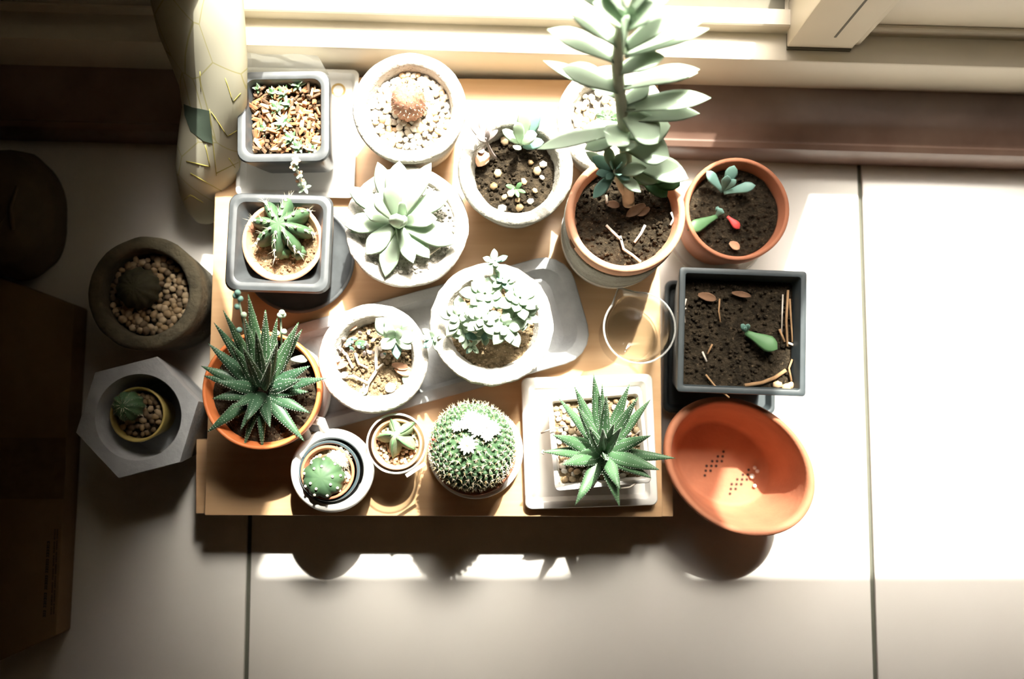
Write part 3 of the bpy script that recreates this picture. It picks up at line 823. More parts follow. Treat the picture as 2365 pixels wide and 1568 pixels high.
# --- tall succulent in a terracotta pot that hangs in a grey cachepot
zr = 0.190
c = P(1446, 492, zr); ro = M_(140, zr)
t = thing('cachepot', 'speckled grey and white round outer pot round the tall succulent', 'planter', (c.x, c.y, ZP))
lathe('outer_wall', c.x, c.y, pot_prof(0.0512, ZP + 0.010, 0.163, taper=0.965, wall=0.004, floor=0.05, rnd=0.0015), m_concrete_grey, t, seg=64)
lathe('glazed_foot', c.x, c.y, [(0, ZP), (0.043, ZP), (0.0485, ZP + 0.006), (0.0502, ZP + 0.020), (0.0506, ZP + 0.030), (0.0488, ZP + 0.030), (0.047, ZP + 0.012), (0, ZP + 0.0098)], m_white, t, seg=64)
t = thing('tall_succulent', 'tall grey green succulent on a leafy stem in a terracotta pot', 'potted plant', (c.x, c.y, ZP + 0.062))
lathe('pot', c.x, c.y, pot_prof(ro, ZP + 0.062, zr, taper=0.83, wall=0.0058, floor=0.006, lip=0.0035, lip_h=0.022, rnd=0.002), m_terra_pale, t, seg=64)
soil(t, c.x, c.y, ro - 0.0065, 0.172, m_soil, 0.003)
crumbs('soil_crumbs', t, c.x, c.y, 0.173, 200, 0.0022, m_soil, R=ro - 0.009)
TS = [((1452, 470), 0.172), ((1448, 420), 0.195), ((1445, 360), 0.222), ((1440, 290), 0.250), ((1432, 220), 0.278), ((1425, 150), 0.305), ((1432, 90), 0.330), ((1440, 30), 0.352), ((1448, -20), 0.370)]
tsp = [P(*p, z) for p, z in TS]
sweep('stem', tsp, [0.0055, 0.0052, 0.005, 0.0048, 0.0046, 0.0045, 0.0045, 0.0045, 0.004], m_stem, t, n=10)
T = [ # base px, base z, tip px, tip z, width px, sag
    ((1442, 300), .246, (1240, 345), .246, 34, .16), ((1430, 225), .276, (1254, 140), .262, 32, .05), ((1428, 205), .284, (1296, 158), .300, 54, .10),
    ((1430, 140), .308, (1264, 68), .330, 50, .08), ((1436, 105), .324, (1302, 10), .352, 52, .06), ((1440, 110), .326, (1437, 44), .372, 64, .02),
    ((1446, 110), .326, (1556, 36), .356, 46, .06), ((1444, 120), .318, (1628, 44), .340, 40, .06), ((1442, 128), .314, (1638, 66), .326, 34, .04),
    ((1428, 165), .300, (1536, 130), .318, 46, .14), ((1430, 200), .286, (1616, 160), .286, 44, .10), ((1434, 190), .288, (1612, 168), .276, 40, .06),
    ((1436, 250), .266, (1642, 226), .268, 46, .10), ((1438, 272), .258, (1616, 262), .254, 40, .10), ((1440, 245), .268, (1510, 236), .266, 34, .06),
    ((1440, 305), .244, (1548, 290), .240, 76, .06), ((1444, 330), .234, (1546, 362), .230, 72, .10), ((1440, 300), .246, (1405, 336), .262, 66, .10),
    ((1440, 310), .240, (1350, 345), .238, 44, .12), ((1442, 300), .240, (1336, 318), .228, 58, .10), ((1446, 318), .238, (1436, 350), .250, 60, .05),
    ((1448, 370), .216, (1590, 412), .206, 60, .10), ((1448, 380), .212, (1520, 420), .206, 50, .08), ((1446, 235), .270, (1500, 200), .275, 40, .1),
    ((1446, 262), .262, (1520, 330), .250, 70, .05),
    ((1446, 40), .352, (1310, -40), .372, 48, .05), ((1450, 30), .356, (1400, -70), .385, 70, .05), ((1452, 30), .356, (1470, -80), .385, 74, .04),
    ((1452, 38), .352, (1555, -30), .372, 60, .05), ((1450, 20), .360, (1350, -90), .385, 60, .04), ((1455, 20), .360, (1530, -100), .390, 60, .04),
    ((1448, 60), .346, (1520, 10), .372, 56, .05), ((1446, 60), .346, (1370, 6), .376, 54, .05)]
for (b_, z1, tp, z2, w, sg) in T:
    leaf(P(*b_, z1), P(*tp, z2), M_(w * 1.08, (z1 + z2) / 2), m_leaf_tall, t, prof='wedge', thick=0.14, sag=sg, cup=0.3, n=12)
# side shoot with a small rosette
sh = sweep('side_shoot', bez(P(1450, 455, 0.176), P(1425, 430, 0.20), P(1424, 392, 0.214), 6), 0.0028, m_stem, t, n=8)
for (tp, z2, w) in (((1368, 362), .222, 34), ((1398, 336), .236, 28), ((1445, 352), .238, 36), ((1494, 388), .232, 36), ((1480, 444), .214, 30), ((1370, 458), .208, 30), ((1400, 415), .222, 18),
                    ((1430, 405), .236, 18), ((1376, 402), .220, 26), ((1408, 374), .240, 18), ((1436, 376), .240, 20), ((1455, 415), .220, 22), ((1352, 350), .222, 26)):
    d = Vector((tp[0] - 1420, tp[1] - 396)).normalized() * 6
    leaf(P(1420 + d.x, 396 + d.y, 0.215), P(*tp, z2), M_(w, 0.22), m_leaf_blue if tp[1] > 356 and tp[0] < 1460 else m_leaf_tall, t, prof='wedge', thick=0.25, sag=-0.05, cup=0.2)
for (b_, tp, w, z) in (((1500, 395), (1570, 430), 60, 0.196), ((1480, 400), (1540, 455), 44, 0.190), ((1470, 420), (1560, 400), 40, 0.200)):
    leaf(P(*b_, z), P(*tp, z + 0.004), M_(w, z), m_leaf_mid, t, prof='oval', thick=0.14, sag=0.05)
for (b_, tp, w) in (((1500, 480), (1472, 498), 20), ((1490, 472), (1446, 500), 24), ((1330, 520), (1318, 500), 14), ((1320, 545), (1325, 575), 14), ((1400, 470), (1432, 476), 20)):
    leaf(P(*b_, 0.176), P(*tp, 0.178), M_(w, 0.175), m_litter, t, prof='oval', thick=0.06, cup=0.4, name='dried_leaf')
for pts in (((1432, 545), (1440, 575), (1462, 590), (1480, 605)), ((1465, 560), (1480, 540), (1490, 520)), ((1400, 520), (1425, 545), (1436, 555)), ((1550, 490), (1556, 505), (1548, 520)), ((1400, 450), (1402, 470))):
    sweep('root', [P(x, y, 0.1765) for x, y in pts], 0.0012, m_stem_white, t, n=6)

# --- terracotta pot with cuttings, on the floor to the right
t, c, ro = potted('potted_cuttings', 'terracotta plastic pot of dark soil with blue green cuttings and one red leaf', 'potted plant', 1703, 482, 123, 0.105, 0.006, dict(taper=0.76, wall=0.0042, floor=0.006, lip=0.003, lip_h=0.02, rnd=0.0015), m_terra, seg=60)
soil(t, c.x, c.y, ro - 0.007, 0.088, m_soil, 0.003)
crumbs('soil_crumbs', t, c.x, c.y, 0.089, 120, 0.0018, m_soil, R=ro - 0.012)
for (b_, tp, w, m, z2) in (((1668, 443), (1632, 395), 26, m_leaf_blue, .106), ((1672, 440), (1696, 382), 30, m_leaf_blue, .110), ((1672, 446), (1745, 428), 26, m_leaf_blue, .104), ((1670, 440), (1680, 405), 24, m_leaf_blue, .112),
                           ((1672, 440), (1700, 415), 18, m_leaf_blue, .108), ((1655, 500), (1588, 532), 32, m_leaf_mid, .100), ((1655, 498), (1668, 482), 22, m_leaf_blue, .100), ((1660, 490), (1654, 478), 12, m_leaf_blue, .1),
                           ((1680, 500), (1708, 528), 20, m_leaf_red, .094)):
    leaf(P(*b_, 0.093), P(*tp, z2), M_(w, 0.1), m, t, prof='spoon', thick=0.3, sag=0.06)
leaf(P(1685, 560, 0.0915), P(1708, 575, 0.0925), M_(20, 0.09), m_leaf_dry, t, prof='oval', thick=0.08, cup=0.4, name='dried_leaf')
ts = thing('clear_saucer', 'clear plastic saucer under the terracotta pot of cuttings', 'saucer', (c.x, c.y, 0))
lathe('dish', c.x, c.y, pot_prof(0.052, 0.0, 0.016, taper=0.9, wall=0.002, floor=0.003, rnd=0.0008), m_clearpl, ts, seg=56)

# --- square black plastic pot on a grey tray, on the floor
zr = 0.115
q = [P(1568, 613, zr), P(1862, 628, zr), P(1863, 917, zr), P(1566, 905, zr)]
c = sum(q, Vector()) / 4; rot = radians(-2.1)
hx, hy = (q[1] - q[0]).length / 2, (q[2] - q[1]).length / 2
t = thing('square_pot', 'square black plastic pot of dark soil with one green cutting', 'potted plant', (c.x, c.y, 0.0045))
rect_pot('pot', c.x, c.y, rot, hx, hy, 0.0045, zr, m_plastic_black, t, taper=0.78, wall=0.0058, r=0.003, floor=0.004, rb=0.0012)
soil(t, c.x, c.y, 0, 0.096, m_soil, 0.003, rect=(hx - 0.008, hy - 0.008, rot))
crumbs('soil_crumbs', t, c.x, c.y, 0.097, 220, 0.0022, m_soil, rect=(hx - 0.011, hy - 0.011, rot))
leaf(P(1722, 768, 0.101), P(1796, 806, 0.110), M_(40, 0.105), m_leaf_mid, t, prof='spoon', thick=0.4, sag=0.06)
for (x, y, w) in ((1712, 749, 14), (1728, 748, 14), (1720, 756, 12)):
    leaf(P(1722, 766, 0.102), P(x, y, 0.112), M_(w, 0.1), m_leaf_blue, t, prof='round', thick=0.5)
for pts, m_, r_ in ((((1630, 865), (1650, 890), (1684, 918)), m_twig, 0.0009), (((1585, 690), (1578, 715), (1582, 745)), m_stem_white, 0.0008), (((1565, 720), (1585, 712)), m_stem_white, 0.0007),
                    (((1662, 690), (1660, 720), (1664, 745)), m_twig, 0.0008), (((1622, 812), (1632, 835)), m_stem_white, 0.001), (((1645, 795), (1634, 818)), m_twig, 0.0009),
                    (((1815, 855), (1790, 872), (1760, 884), (1720, 890)), m_twig, 0.0018), (((1820, 670), (1816, 740), (1818, 800)), m_twig, 0.0012), (((1808, 680), (1805, 770)), m_stem_white, 0.0007),
                    (((1824, 690), (1830, 790)), m_twig, 0.0009), (((1800, 760), (1812, 790)), m_twig, 0.0012), (((1840, 800), (1820, 792)), m_stem_white, 0.0012), (((1828, 880), (1822, 850), (1830, 830)), m_twig, 0.001)):
    zt = 0.1165 if pts[-1][1] == 918 else 0.1
    sweep('root', [P(x, y, 0.1 if i < len(pts) - 1 else zt) for i, (x, y) in enumerate(pts)], r_, m_, t, n=6)
for (b_, tp, w) in (((1612, 680), (1655, 692), 26), ((1690, 676), (1735, 684), 18)):
    leaf(P(*b_, 0.1), P(*tp, 0.102), M_(w * .8, 0.1), m_litter, t, prof='oval', thick=0.07, cup=0.4, name='dried_leaf')
for (x, y) in ((1796, 888), (1816, 894), (1828, 890)):
    o = link('pebble', PEB['white'][13], t); o.location = P(x, y, 0.1) - off(t); o.scale = (0.004, 0.004, 0.004)
t = thing('pot_tray', 'grey plastic tray under the square black pot', 'tray', (c.x - 0.006, c.y + 0.002, 0))
q = [P(1534, 650, 0.014), P(1790, 650, 0.014), P(1790, 956, 0.014), P(1534, 956, 0.014)]
cq = sum(q, Vector()) / 4
rect_pot('tray_body', cq.x, cq.y, radians(-1.5), (q[1] - q[0]).length / 2, (q[2] - q[1]).length / 2, 0.0, 0.015, m_plastic_black, t, taper=0.95, wall=0.0045, r=0.008, floor=0.003, rb=0.0012)

# --- oval terracotta bowl
zr = 0.083
c = P(1709, 1077, zr); rot = radians(-35.4)
a_, b_ = M_(186, zr), M_(145, zr)
t = thing('terracotta_bowl', 'empty oval terracotta bowl half in sunlight on the floor tiles', 'bowl', (c.x, c.y, 0))
lathe('bowl', c.x, c.y, [(0, 0.0), (0.62, 0.0), (0.66, 0.002), (0.84, 0.040), (0.93, 0.068), (0.985, 0.073), (1.0, 0.077), (0.995, 0.081), (0.975, zr), (0.935, zr), (0.90, 0.0805), (0.885, 0.076), (0.80, 0.040), (0.675, 0.010), (0.645, 0.0072), (0.60, 0.0065), (0, 0.0065)], m_terra, t, seg=72, ex=a_, ey=b_, rot=rot, sm=60)
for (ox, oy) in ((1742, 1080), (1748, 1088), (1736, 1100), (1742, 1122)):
    p = P(ox, oy, 0.0068); ball('white_dot', (p.x, p.y, 0.0085), 0.0020 + 0.0008 * (oy == 1100), m_peb[0], t, seg=8)  # small white dots on the bowl floor
for i in range(4):
    for j in range(3):
        for (bx, by) in ((1690, 1118), (1632, 1076)):
            p = P(bx + i * 13 - j * 2, by - i * 11 + j * 11, 0.0068)
            lathe('drain_hole', p.x, p.y, [(0, 0.0067), (0.0014, 0.0067), (0.0014, 0.0070), (0, 0.0070)], mat('hole_dark', (0.05, 0.025, 0.018), rough=0.9), t, seg=8)

# --- glass beaker
zr = 0.152
c = P(1477, 757, zr); ro = M_(84, zr)
t = thing('glass_beaker', 'empty clear glass beaker with a pouring lip beside the square black pot', 'beaker', (c.x, c.y, ZP))
def beak(prof, seg=64):
    V, Fc = [], []
    sd = Vector((P(1428, 663, zr) - c).xy).normalized(); sa = atan2(sd.y, sd.x)
    rows = []
    for (r, z) in prof:
        if r < 1e-6: rows.append([len(V)]); V.append((c.x, c.y, z)); continue
        row = []
        for k in range(seg):
            a = 2 * pi * k / seg
            d = abs((a - sa + pi) % (2 * pi) - pi)
            e = max(0, 1 - d / 0.42) ** 1.5 * max(0, (z - (zr - 0.02)) / 0.02) * 0.0085
            row.append(len(V)); V.append((c.x + (r + e) * cos(a), c.y + (r + e) * sin(a), z))
        rows.append(row)
    for A, B in zip(rows, rows[1:]):
        for k in range(seg):
            j = (k + 1) % seg
            if len(A) == 1: Fc.append((A[0], B[j], B[k]))
            elif len(B) == 1: Fc.append((A[k], A[j], B[0]))
            else: Fc.append((A[k], A[j], B[j], B[k]))
    return V, Fc
wl = ro - 0.0028
V, Fc = beak([(0, ZP), (wl - 0.004, ZP), (wl - 0.001, ZP + 0.0012), (wl, ZP + 0.005), (wl, zr - 0.010), (wl + 0.001, zr - 0.004), (ro, zr - 0.0015), (ro, zr), (ro - 0.0012, zr + 0.0004), (wl - 0.0008, zr - 0.004), (wl - 0.0014, zr - 0.010), (wl - 0.0014, ZP + 0.006), (wl - 0.004, ZP + 0.002), (0, ZP + 0.002)])
mesh('glass_wall', V, Fc, m_glass, t)
lathe('rim_bead', c.x, c.y, [(ro - 0.0006, zr - 0.0012), (ro + 0.0004, zr - 0.0002), (ro - 0.0004, zr + 0.0008), (ro - 0.0014, zr)], glass_mat('rim_glass', (0.9, 0.92, 0.9), 1.9, 0.25), t, seg=64, rib=lambda a, z: 1.0 if abs((a - atan2((P(1428, 663, zr) - c).y, (P(1428, 663, zr) - c).x) + pi) % (2 * pi) - pi) > 0.42 else 1.0 + 0.265 * (1 - abs((a - atan2((P(1428, 663, zr) - c).y, (P(1428, 663, zr) - c).x) + pi) % (2 * pi) - pi) / 0.42) ** 1.5)

# ------------------------------------------------------------------ long tray and the two pots on it
ca, cb = P(655, 872, ZP + 0.004), P(1352, 690, ZP + 0.004)
mid = (P(640, 880, ZP) + P(1362, 690, ZP)) / 2
mid = (P(655, 893, ZP) + P(1340, 703, ZP)) / 2
dirv = (P(1340, 703, ZP) - P(655, 893, ZP)); rot = atan2(dirv.y, dirv.x)
t = thing('long_tray', 'long grey rounded ceramic tray lying aslant on the wood under two concrete pots', 'tray', (mid.x, mid.y, ZP))
rect_pot('tray_body', mid.x, mid.y, rot, dirv.length / 2, M_(126, ZP), ZP, ZP + 0.017, m_stone_grey, t, taper=0.92, wall=0.011, r=0.030, floor=0.004, rb=0.002)
ZT = ZP + 0.0045

# --- concrete pot with drying succulent
t, c, ro = potted('potted_succulent', 'concrete pot with a withering succulent, bleached stems and dry orange leaves', 'potted plant', 861, 827, 128, 0.145, ZT, CONC, m_concrete, wob=0.0008)
soil(t, c.x, c.y, ro - 0.011, 0.126, m_soil_tan, 0.003)
crumbs('soil_crumbs', t, c.x, c.y, 0.127, 200, 0.0022, m_soil_tan, R=ro - 0.015)
rc = (912, 778); zc = 0.152
for (tp, z2, w, m) in (((868, 735), .166, 44, m_leaf_pale), ((905, 728), .170, 44, m_leaf_pale), ((962, 780), .160, 34, m_leaf_pale), ((950, 806), .158, 28, m_leaf_pale), ((882, 806), .160, 34, m_leaf_pale), ((956, 758), .156, 24, m_leaf_mid),
                       ((895, 762), .174, 26, m_leaf_pale), ((930, 765), .172, 26, m_leaf_pale), ((918, 830), .150, 24, m_leaf_blue), ((890, 750), .168, 30, m_leaf_pale)):
    leaf(P(*rc, zc), P(*tp, z2), M_(w, .15), m, t, prof='wedge', thick=0.25, sag=0.05)
for pts, r_ in ((((870, 800), (868, 830), (870, 855), (850, 885), (845, 905)), 0.0016), (((870, 852), (885, 840)), 0.001), (((850, 885), (815, 868), (790, 872)), 0.0013), (((905, 790), (880, 800), (868, 828)), 0.0014), (((820, 815), (828, 840), (850, 850)), 0.0011), (((795, 830), (770, 840)), 0.001), (((838, 905), (842, 880)), 0.001), (((780, 800), (800, 820), (815, 850)), 0.0013)):
    sweep('bleached_stem', [P(x, y, 0.131 + 0.004 * (i == 0)) for i, (x, y) in enumerate(pts)], r_, m_stem_white, t, n=6)
for (b_, tp, w, m) in (((765, 850), (805, 838), 18, m_leaf_dry), ((790, 760), (825, 755), 16, m_leaf_dry), ((912, 850), (955, 862), 26, m_leaf_dry), ((905, 842), (945, 850), 18, m_leaf_dry), ((930, 880), (960, 870), 34, m_leaf_pale),
                       ((830, 908), (850, 900), 18, m_leaf_pale), ((890, 900), (915, 890), 24, m_stem_white), ((785, 870), (805, 862), 16, m_leaf_mauve), ((800, 800), (815, 780), 16, m_leaf_blue), ((820, 795), (845, 790), 16, m_leaf_mid)):
    leaf(P(*b_, 0.131), P(*tp, 0.135), M_(w, 0.13), m, t, prof='oval', thick=0.1, cup=0.4, name='fallen_leaf')
for (x, y) in [(RND.uniform(775, 885), RND.uniform(745, 835)) for _ in range(34)]:
    a = RND.random() * 6.28; L = RND.uniform(8, 16)
    leaf(P(x, y, 0.130), P(x + L * cos(a), y + L * sin(a), 0.137), M_(9, 0.13), RND.choice([m_leaf_blue, m_leaf_mauve, m_stem_white, m_leaf_mauve]), t, prof='oval', thick=0.3, name='fallen_leaf', n=5)

# --- crumbling concrete pot crowded with pale rosettes
t, c, ro = potted('potted_rosettes', 'crumbly concrete pot crowded with small pale rosettes, casting leaf shadows on tan soil', 'potted plant', 1135, 747, 144, 0.150, ZT, dict(CONC, wall=0.013), m_concrete, wob=0.0014, wf=90)
soil(t, c.x, c.y, ro - 0.0115, 0.130, m_soil_tan, 0.003)
crumbs('soil_crumbs', t, c.x, c.y, 0.131, 260, 0.0022, m_soil_tan, R=ro - 0.014)
for (x, y, z, r, n, rg, tl) in ((1143, 605, .188, 30, 8, 2, (0, .3, 1)), (1120, 680, .176, 58, 13, 3, (0, .1, 1)), (1200, 690, .178, 56, 13, 3, (.2, .15, 1)), (1112, 735, .178, 46, 11, 3, (0, -.1, 1)), (1062, 730, .168, 52, 11, 3, (-.3, 0, 1)),
                                (1172, 752, .170, 56, 11, 3, (.2, -.3, 1)), (1075, 770, .160, 34, 8, 2, (-.2, -.3, 1)), (1120, 765, .162, 34, 9, 2, (0, -.4, 1)), (1160, 645, .180, 32, 9, 2, (.1, .3, 1)), (1000, 782, .158, 34, 7, 2, (-.5, -.1, 1)), (1215, 725, .166, 40, 8, 2, (.3, -.1, 1)), (1090, 800, .150, 22, 6, 2, (0, -.3, 1))):
    p = P(x, y, z)
    b0 = c.lerp(p, 0.45); b0.z = 0.129
    sweep('stem', bez(b0, Vector((p.x * .6 + b0.x * .4, p.y * .6 + b0.y * .4, (z + .129) / 2)), p, 4), 0.0014, m_stem, t, n=6)
    rosette(t, p, n, M_(r, z), m_leaf_pale, h=0.010, w=M_(r * 0.56, z), rings=rg, tilt=tl, a0=RND.random() * 6, mats=[m_leaf_pale, m_leaf_pale, m_leaf_pale, m_leaf_blue] if r < 40 else None)

# --- big white-dotted haworthia in an orange pot
zr = 0.150
t, c, ro = potted('potted_haworthia', 'large dark green white-dotted haworthia spilling from an orange plastic pot', 'potted plant', 603, 901, 137, zr, ZP + 0.008, dict(taper=0.78, wall=0.0035, floor=0.006, lip=0.002, lip_h=0.014, rnd=0.0014), m_terra_orange, seg=60)
soil(t, c.x, c.y, ro - 0.006, 0.135, m_soil, 0.003)
crumbs('soil_crumbs', t, c.x, c.y, 0.136, 150, 0.002, m_soil, R=ro - 0.010)
H = [((573, 680), .205, 44), ((613, 716), .215, 40), ((515, 716), .196, 36), ((494, 745), .186, 38), ((481, 793), .172, 38), ((689, 745), .200, 42), ((697, 761), .190, 34), ((565, 733), .205, 36), ((464, 845), .160, 38),
     ((471, 868), .158, 36), ((716, 845), .168, 38), ((754, 873), .164, 36), ((490, 921), .158, 34), ((536, 942), .176, 28), ((571, 971), .170, 40), ((479, 998), .150, 38), ((624, 987), .168, 34), ((703, 1019), .150, 36),
     ((697, 876), .182, 34), ((716, 954), .154, 36), ((563, 1033), .146, 24), ((606, 1040), .144, 26), ((555, 994), .154, 24), ((640, 735), .206, 34), ((530, 790), .196, 36), ((712, 905), .160, 32), ((500, 880), .170, 34),
     ((590, 760), .226, 34), ((640, 790), .220, 32), ((560, 800), .214, 34), ((625, 830), .226, 26)]
hc = (607, 903)
for i, (tp, z2, w) in enumerate(H):
    d = Vector((tp[0] - hc[0], tp[1] - hc[1])); L = d.length; d = d.normalized() * (16 if L > 80 else 8)
    sg = -0.10 if z2 > 0.175 else 0.10
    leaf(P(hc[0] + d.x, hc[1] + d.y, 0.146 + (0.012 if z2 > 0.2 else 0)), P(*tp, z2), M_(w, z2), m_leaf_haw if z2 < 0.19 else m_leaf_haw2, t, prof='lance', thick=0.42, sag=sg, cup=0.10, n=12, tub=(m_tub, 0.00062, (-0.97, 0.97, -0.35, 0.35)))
for (pts, buds) in ((((580, 850, .15), (566, 770, .19), (556, 715, .205), (549, 680, .212)), ((549, 676, .214), (544, 683, .211), (555, 690, .21), (548, 708, .206), (563, 727, .204), (553, 762, .193))),
                    (((650, 820, .15), (650, 775, .18), (648, 735, .195)), ((647, 728, .198), (654, 727, .196), (651, 722, .199), (656, 766, .186), (640, 770, .184)))):
    sweep('sprig_stem', [P(*q) for q in pts], 0.0009, m_leaf_pale, t, n=6)
    for q in buds: ball('bud', P(*q), 0.0026, m_leaf_blue if q[0] < 560 else m_leaf_pale, t, sz=1.2, seg=10)
leaf(P(672, 830, 0.142), P(712, 829, 0.146), M_(20, .14), m_leaf_pale, t, prof='round', thick=0.3)
t = thing('white_saucer', 'white saucer under the orange haworthia pot', 'saucer', (c.x, c.y, ZP))
lathe('dish', c.x, c.y, pot_prof(0.0485, ZP, ZP + 0.013, taper=0.86, wall=0.003, floor=0.0072, rnd=0.001), m_whitepl, t, seg=56)

# --- haworthia in a white square pot on a white square tray
q = [P(1203, 870, ZP + .012), P(1506, 862, ZP + .012), P(1523, 1166, ZP + .012), P(1212, 1181, ZP + .012)]
c = sum(q, Vector()) / 4
t = thing('square_tray', 'white glazed square tray under the haworthia at the front right corner', 'tray', (c.x, c.y, ZP))
rect_pot('tray_body', c.x, c.y, radians(1.9), (q[1] - q[0]).length / 2, (q[2] - q[1]).length / 2, ZP, ZP + 0.012, m_white, t, taper=0.95, wall=0.0075, r=0.006, floor=0.004, rb=0.002)
zr = 0.122
q = [P(1263, 917, zr), P(1484, 897, zr), P(1502, 1114, zr), P(1283, 1137, zr)]
c = sum(q, Vector()) / 4; rot = atan2((q[1] - q[0]).y, (q[1] - q[0]).x); hx, hy = (q[1] - q[0]).length / 2, (q[2] - q[1]).length / 2
t = thing('potted_haworthia', 'spiky green haworthia over pebbles in a small white square pot', 'potted plant', (c.x, c.y, ZP + 0.0042))
rect_pot('pot', c.x, c.y, rot, hx, hy, ZP + 0.0042, zr, m_white, t, taper=0.80, wall=0.0042, r=0.004, floor=0.004, rb=0.0014)
soil(t, c.x, c.y, 0, 0.112, m_soil_tan, 0.002, rect=(hx - 0.0045, hy - 0.0045, rot))
pebbles(t, c.x, c.y, 0.1135, 150, 0.0029, 'mix', rect=(hx - 0.0075, hy - 0.0075, rot), gap=1.4)
hc = (1394, 1045)
H = [((1371, 864), .172, 40), ((1327, 893), .166, 38), ((1391, 886), .170, 26), ((1401, 914), .186, 34), ((1454, 887), .168, 38), ((1473, 918), .176, 36), ((1502, 923), .160, 34), ((1288, 917), .154, 30), ((1333, 938), .182, 34),
     ((1276, 1004), .166, 42), ((1503, 1006), .164, 38), ((1252, 1043), .148, 36), ((1298, 1073), .158, 44), ((1560, 1058), .146, 34), ((1523, 1085), .152, 42), ((1504, 1104), .144, 38), ((1432, 1131), .146, 36), ((1431, 1170), .136, 36),
     ((1328, 1167), .138, 38), ((1393, 990), .196, 26), ((1436, 986), .190, 28), ((1419, 977), .188, 26), ((1360, 985), .184, 30), ((1400, 1062), .180, 26)]
for (tp, z2, w) in H:
    d = Vector((tp[0] - hc[0], tp[1] - hc[1])); L = d.length; d = d.normalized() * (14 if L > 90 else 5)
    sg = -0.12 if z2 > 0.162 else 0.10
    leaf(P(hc[0] + d.x, hc[1] + d.y, 0.124 + (0.012 if z2 > 0.18 else 0)), P(*tp, z2), M_(w, z2), m_leaf_haw2, t, prof='lance', thick=0.42, sag=sg, cup=0.12, n=12, tub=(m_tub, 0.00055, (-0.97, 0.97, -0.4, 0.4)))
for pts in (((1250, 1000, .120), (1275, 990, .128), (1310, 985, .122)), ((1255, 1040, .148), (1250, 1045, .15), (1256, 1048, .148)), ((1435, 1128, .125), (1455, 1125, .13), (1470, 1115, .128)), ((1430, 1000, .125), (1440, 950, .135)), ((1462, 1010, .124), (1478, 995, .132))):
    sweep('dry_tip', [P(*v) for v in pts], 0.0008, m_stem_white, t, n=5)

# --- white flowering mammillaria
zr = 0.128
c = P(1094, 1045, zr)
t = thing('saucer_bowl', 'grey white round saucer under the flowering ball cactus', 'saucer', (c.x, c.y, ZP))
lathe('dish', c.x, c.y, pot_prof(M_(109, ZP + .014), ZP, ZP + 0.016, taper=0.8, wall=0.0075, floor=0.005, rnd=0.003), m_white, t, seg=56)
t = thing('potted_cactus', 'ball cactus with white flowers and golden spines in a small terracotta pot', 'potted cactus', (c.x, c.y, ZP + 0.0052))
ro = M_(98, zr)
lathe('pot', c.x, c.y, pot_prof(ro, ZP + 0.0052, zr, taper=0.74, wall=0.0038, floor=0.005, lip=0.002, lip_h=0.014, rnd=0.0014), m_terra, t, seg=56)
soil(t, c.x, c.y, ro - 0.004, 0.120, m_soil_tan, 0.0015)
bc = P(1091, 1030, 0.140); R_ = 0.0355
lathe('cactus_body', bc.x, bc.y, [(0, 0.110), (R_ * .8, 0.112)] + [(R_ * cos(e), 0.1385 + 0.040 * sin(e)) for e in [i * pi / 2 / 12 - 0.3 for i in range(14)] if e < pi / 2 - 0.05] + [(0, 0.1785)], m_cactus, t, seg=60, rib=lambda a, z: 1 + 0.03 * cos(21 * a + z * 700), sm=180)
it, iw = [], []
bmt = bmesh.new(); bmesh.ops.create_icosphere(bmt, subdivisions=1, radius=1.0)
tme = bpy.data.meshes.new('tubercle'); bmt.to_mesh(tme); bmt.free(); tme.materials.append(m_cactus); tme.polygons.foreach_set('use_smooth', [True] * len(tme.polygons))
for i in range(250):
    h = 1 - (i + 0.5) / 250 * 1.12; a = i * 2.39996
    cr = sqrt(max(0, 1 - h * h)); d = Vector((cr * cos(a), cr * sin(a), h))
    p = Vector((bc.x + d.x * R_, bc.y + d.y * R_, 0.1385 + d.z * 0.040))
    o = link('tubercle', tme, t); o.location = p - off(t); o.scale = (0.0026,) * 3
    s = p + d * 0.0026
    for k in range(8):
        v = (d * 0.45 + Vector((RND.uniform(-1, 1), RND.uniform(-1, 1), RND.uniform(-1, 1)))).normalized()
        (it if k < 3 else iw).append((s, s + v * RND.uniform(0.0028, 0.0048)))
spines('golden_spines', t, it, m_spine_y, 0.0004)
spines('white_spines', t, iw, m_spine, 0.0003)
def flower(cen, nrm, r, n=13):
    nrm = Vector(nrm).normalized(); ax = nrm.cross(Vector((0.2, 1, 0))).normalized(); ay = nrm.cross(ax)
    fl = ball('flower_centre', cen + nrm * 0.0006, r * 0.2, m_pollen, t, sz=0.6, seg=10)
    for k in range(n):
        a = 2 * pi * k / n
        leaf(cen, cen + (ax * cos(a) + ay * sin(a)) * r * (0.9 + 0.2 * (k % 2)) + nrm * 0.0015, r * 0.34, m_petal, t, prof='oval', thick=0.1, name='petal', up=nrm, n=5)
for (x, y, z, r) in ((1079, 1026, .184, .0085), (1088, 962, .172, .0080), (1118, 968, .176, .0085), (1143, 985, .174, .0080), (1058, 985, .173, .0062), (1104, 985, .182, .0075), (1130, 1002, .181, .006), (1075, 975, .178, .006)):
    p = P(x, y, z); d = (p - Vector((bc.x, bc.y, 0.1385))).normalized()
    p = Vector((bc.x + d.x * (R_ + .005), bc.y + d.y * (R_ + .005), 0.1385 + d.z * 0.0455)); flower(p, d, r)
for (x, y, z) in ((1000, 1036, .150), (1012, 1024, .156), (1006, 1015, .154), (998, 1028, .148)):
    p = P(x, y, z); leaf(p, p + Vector((-0.003, 0.001, 0.003)), 0.0032, m_bud, t, prof='round', thick=0.8, name='red_fruit', n=5)

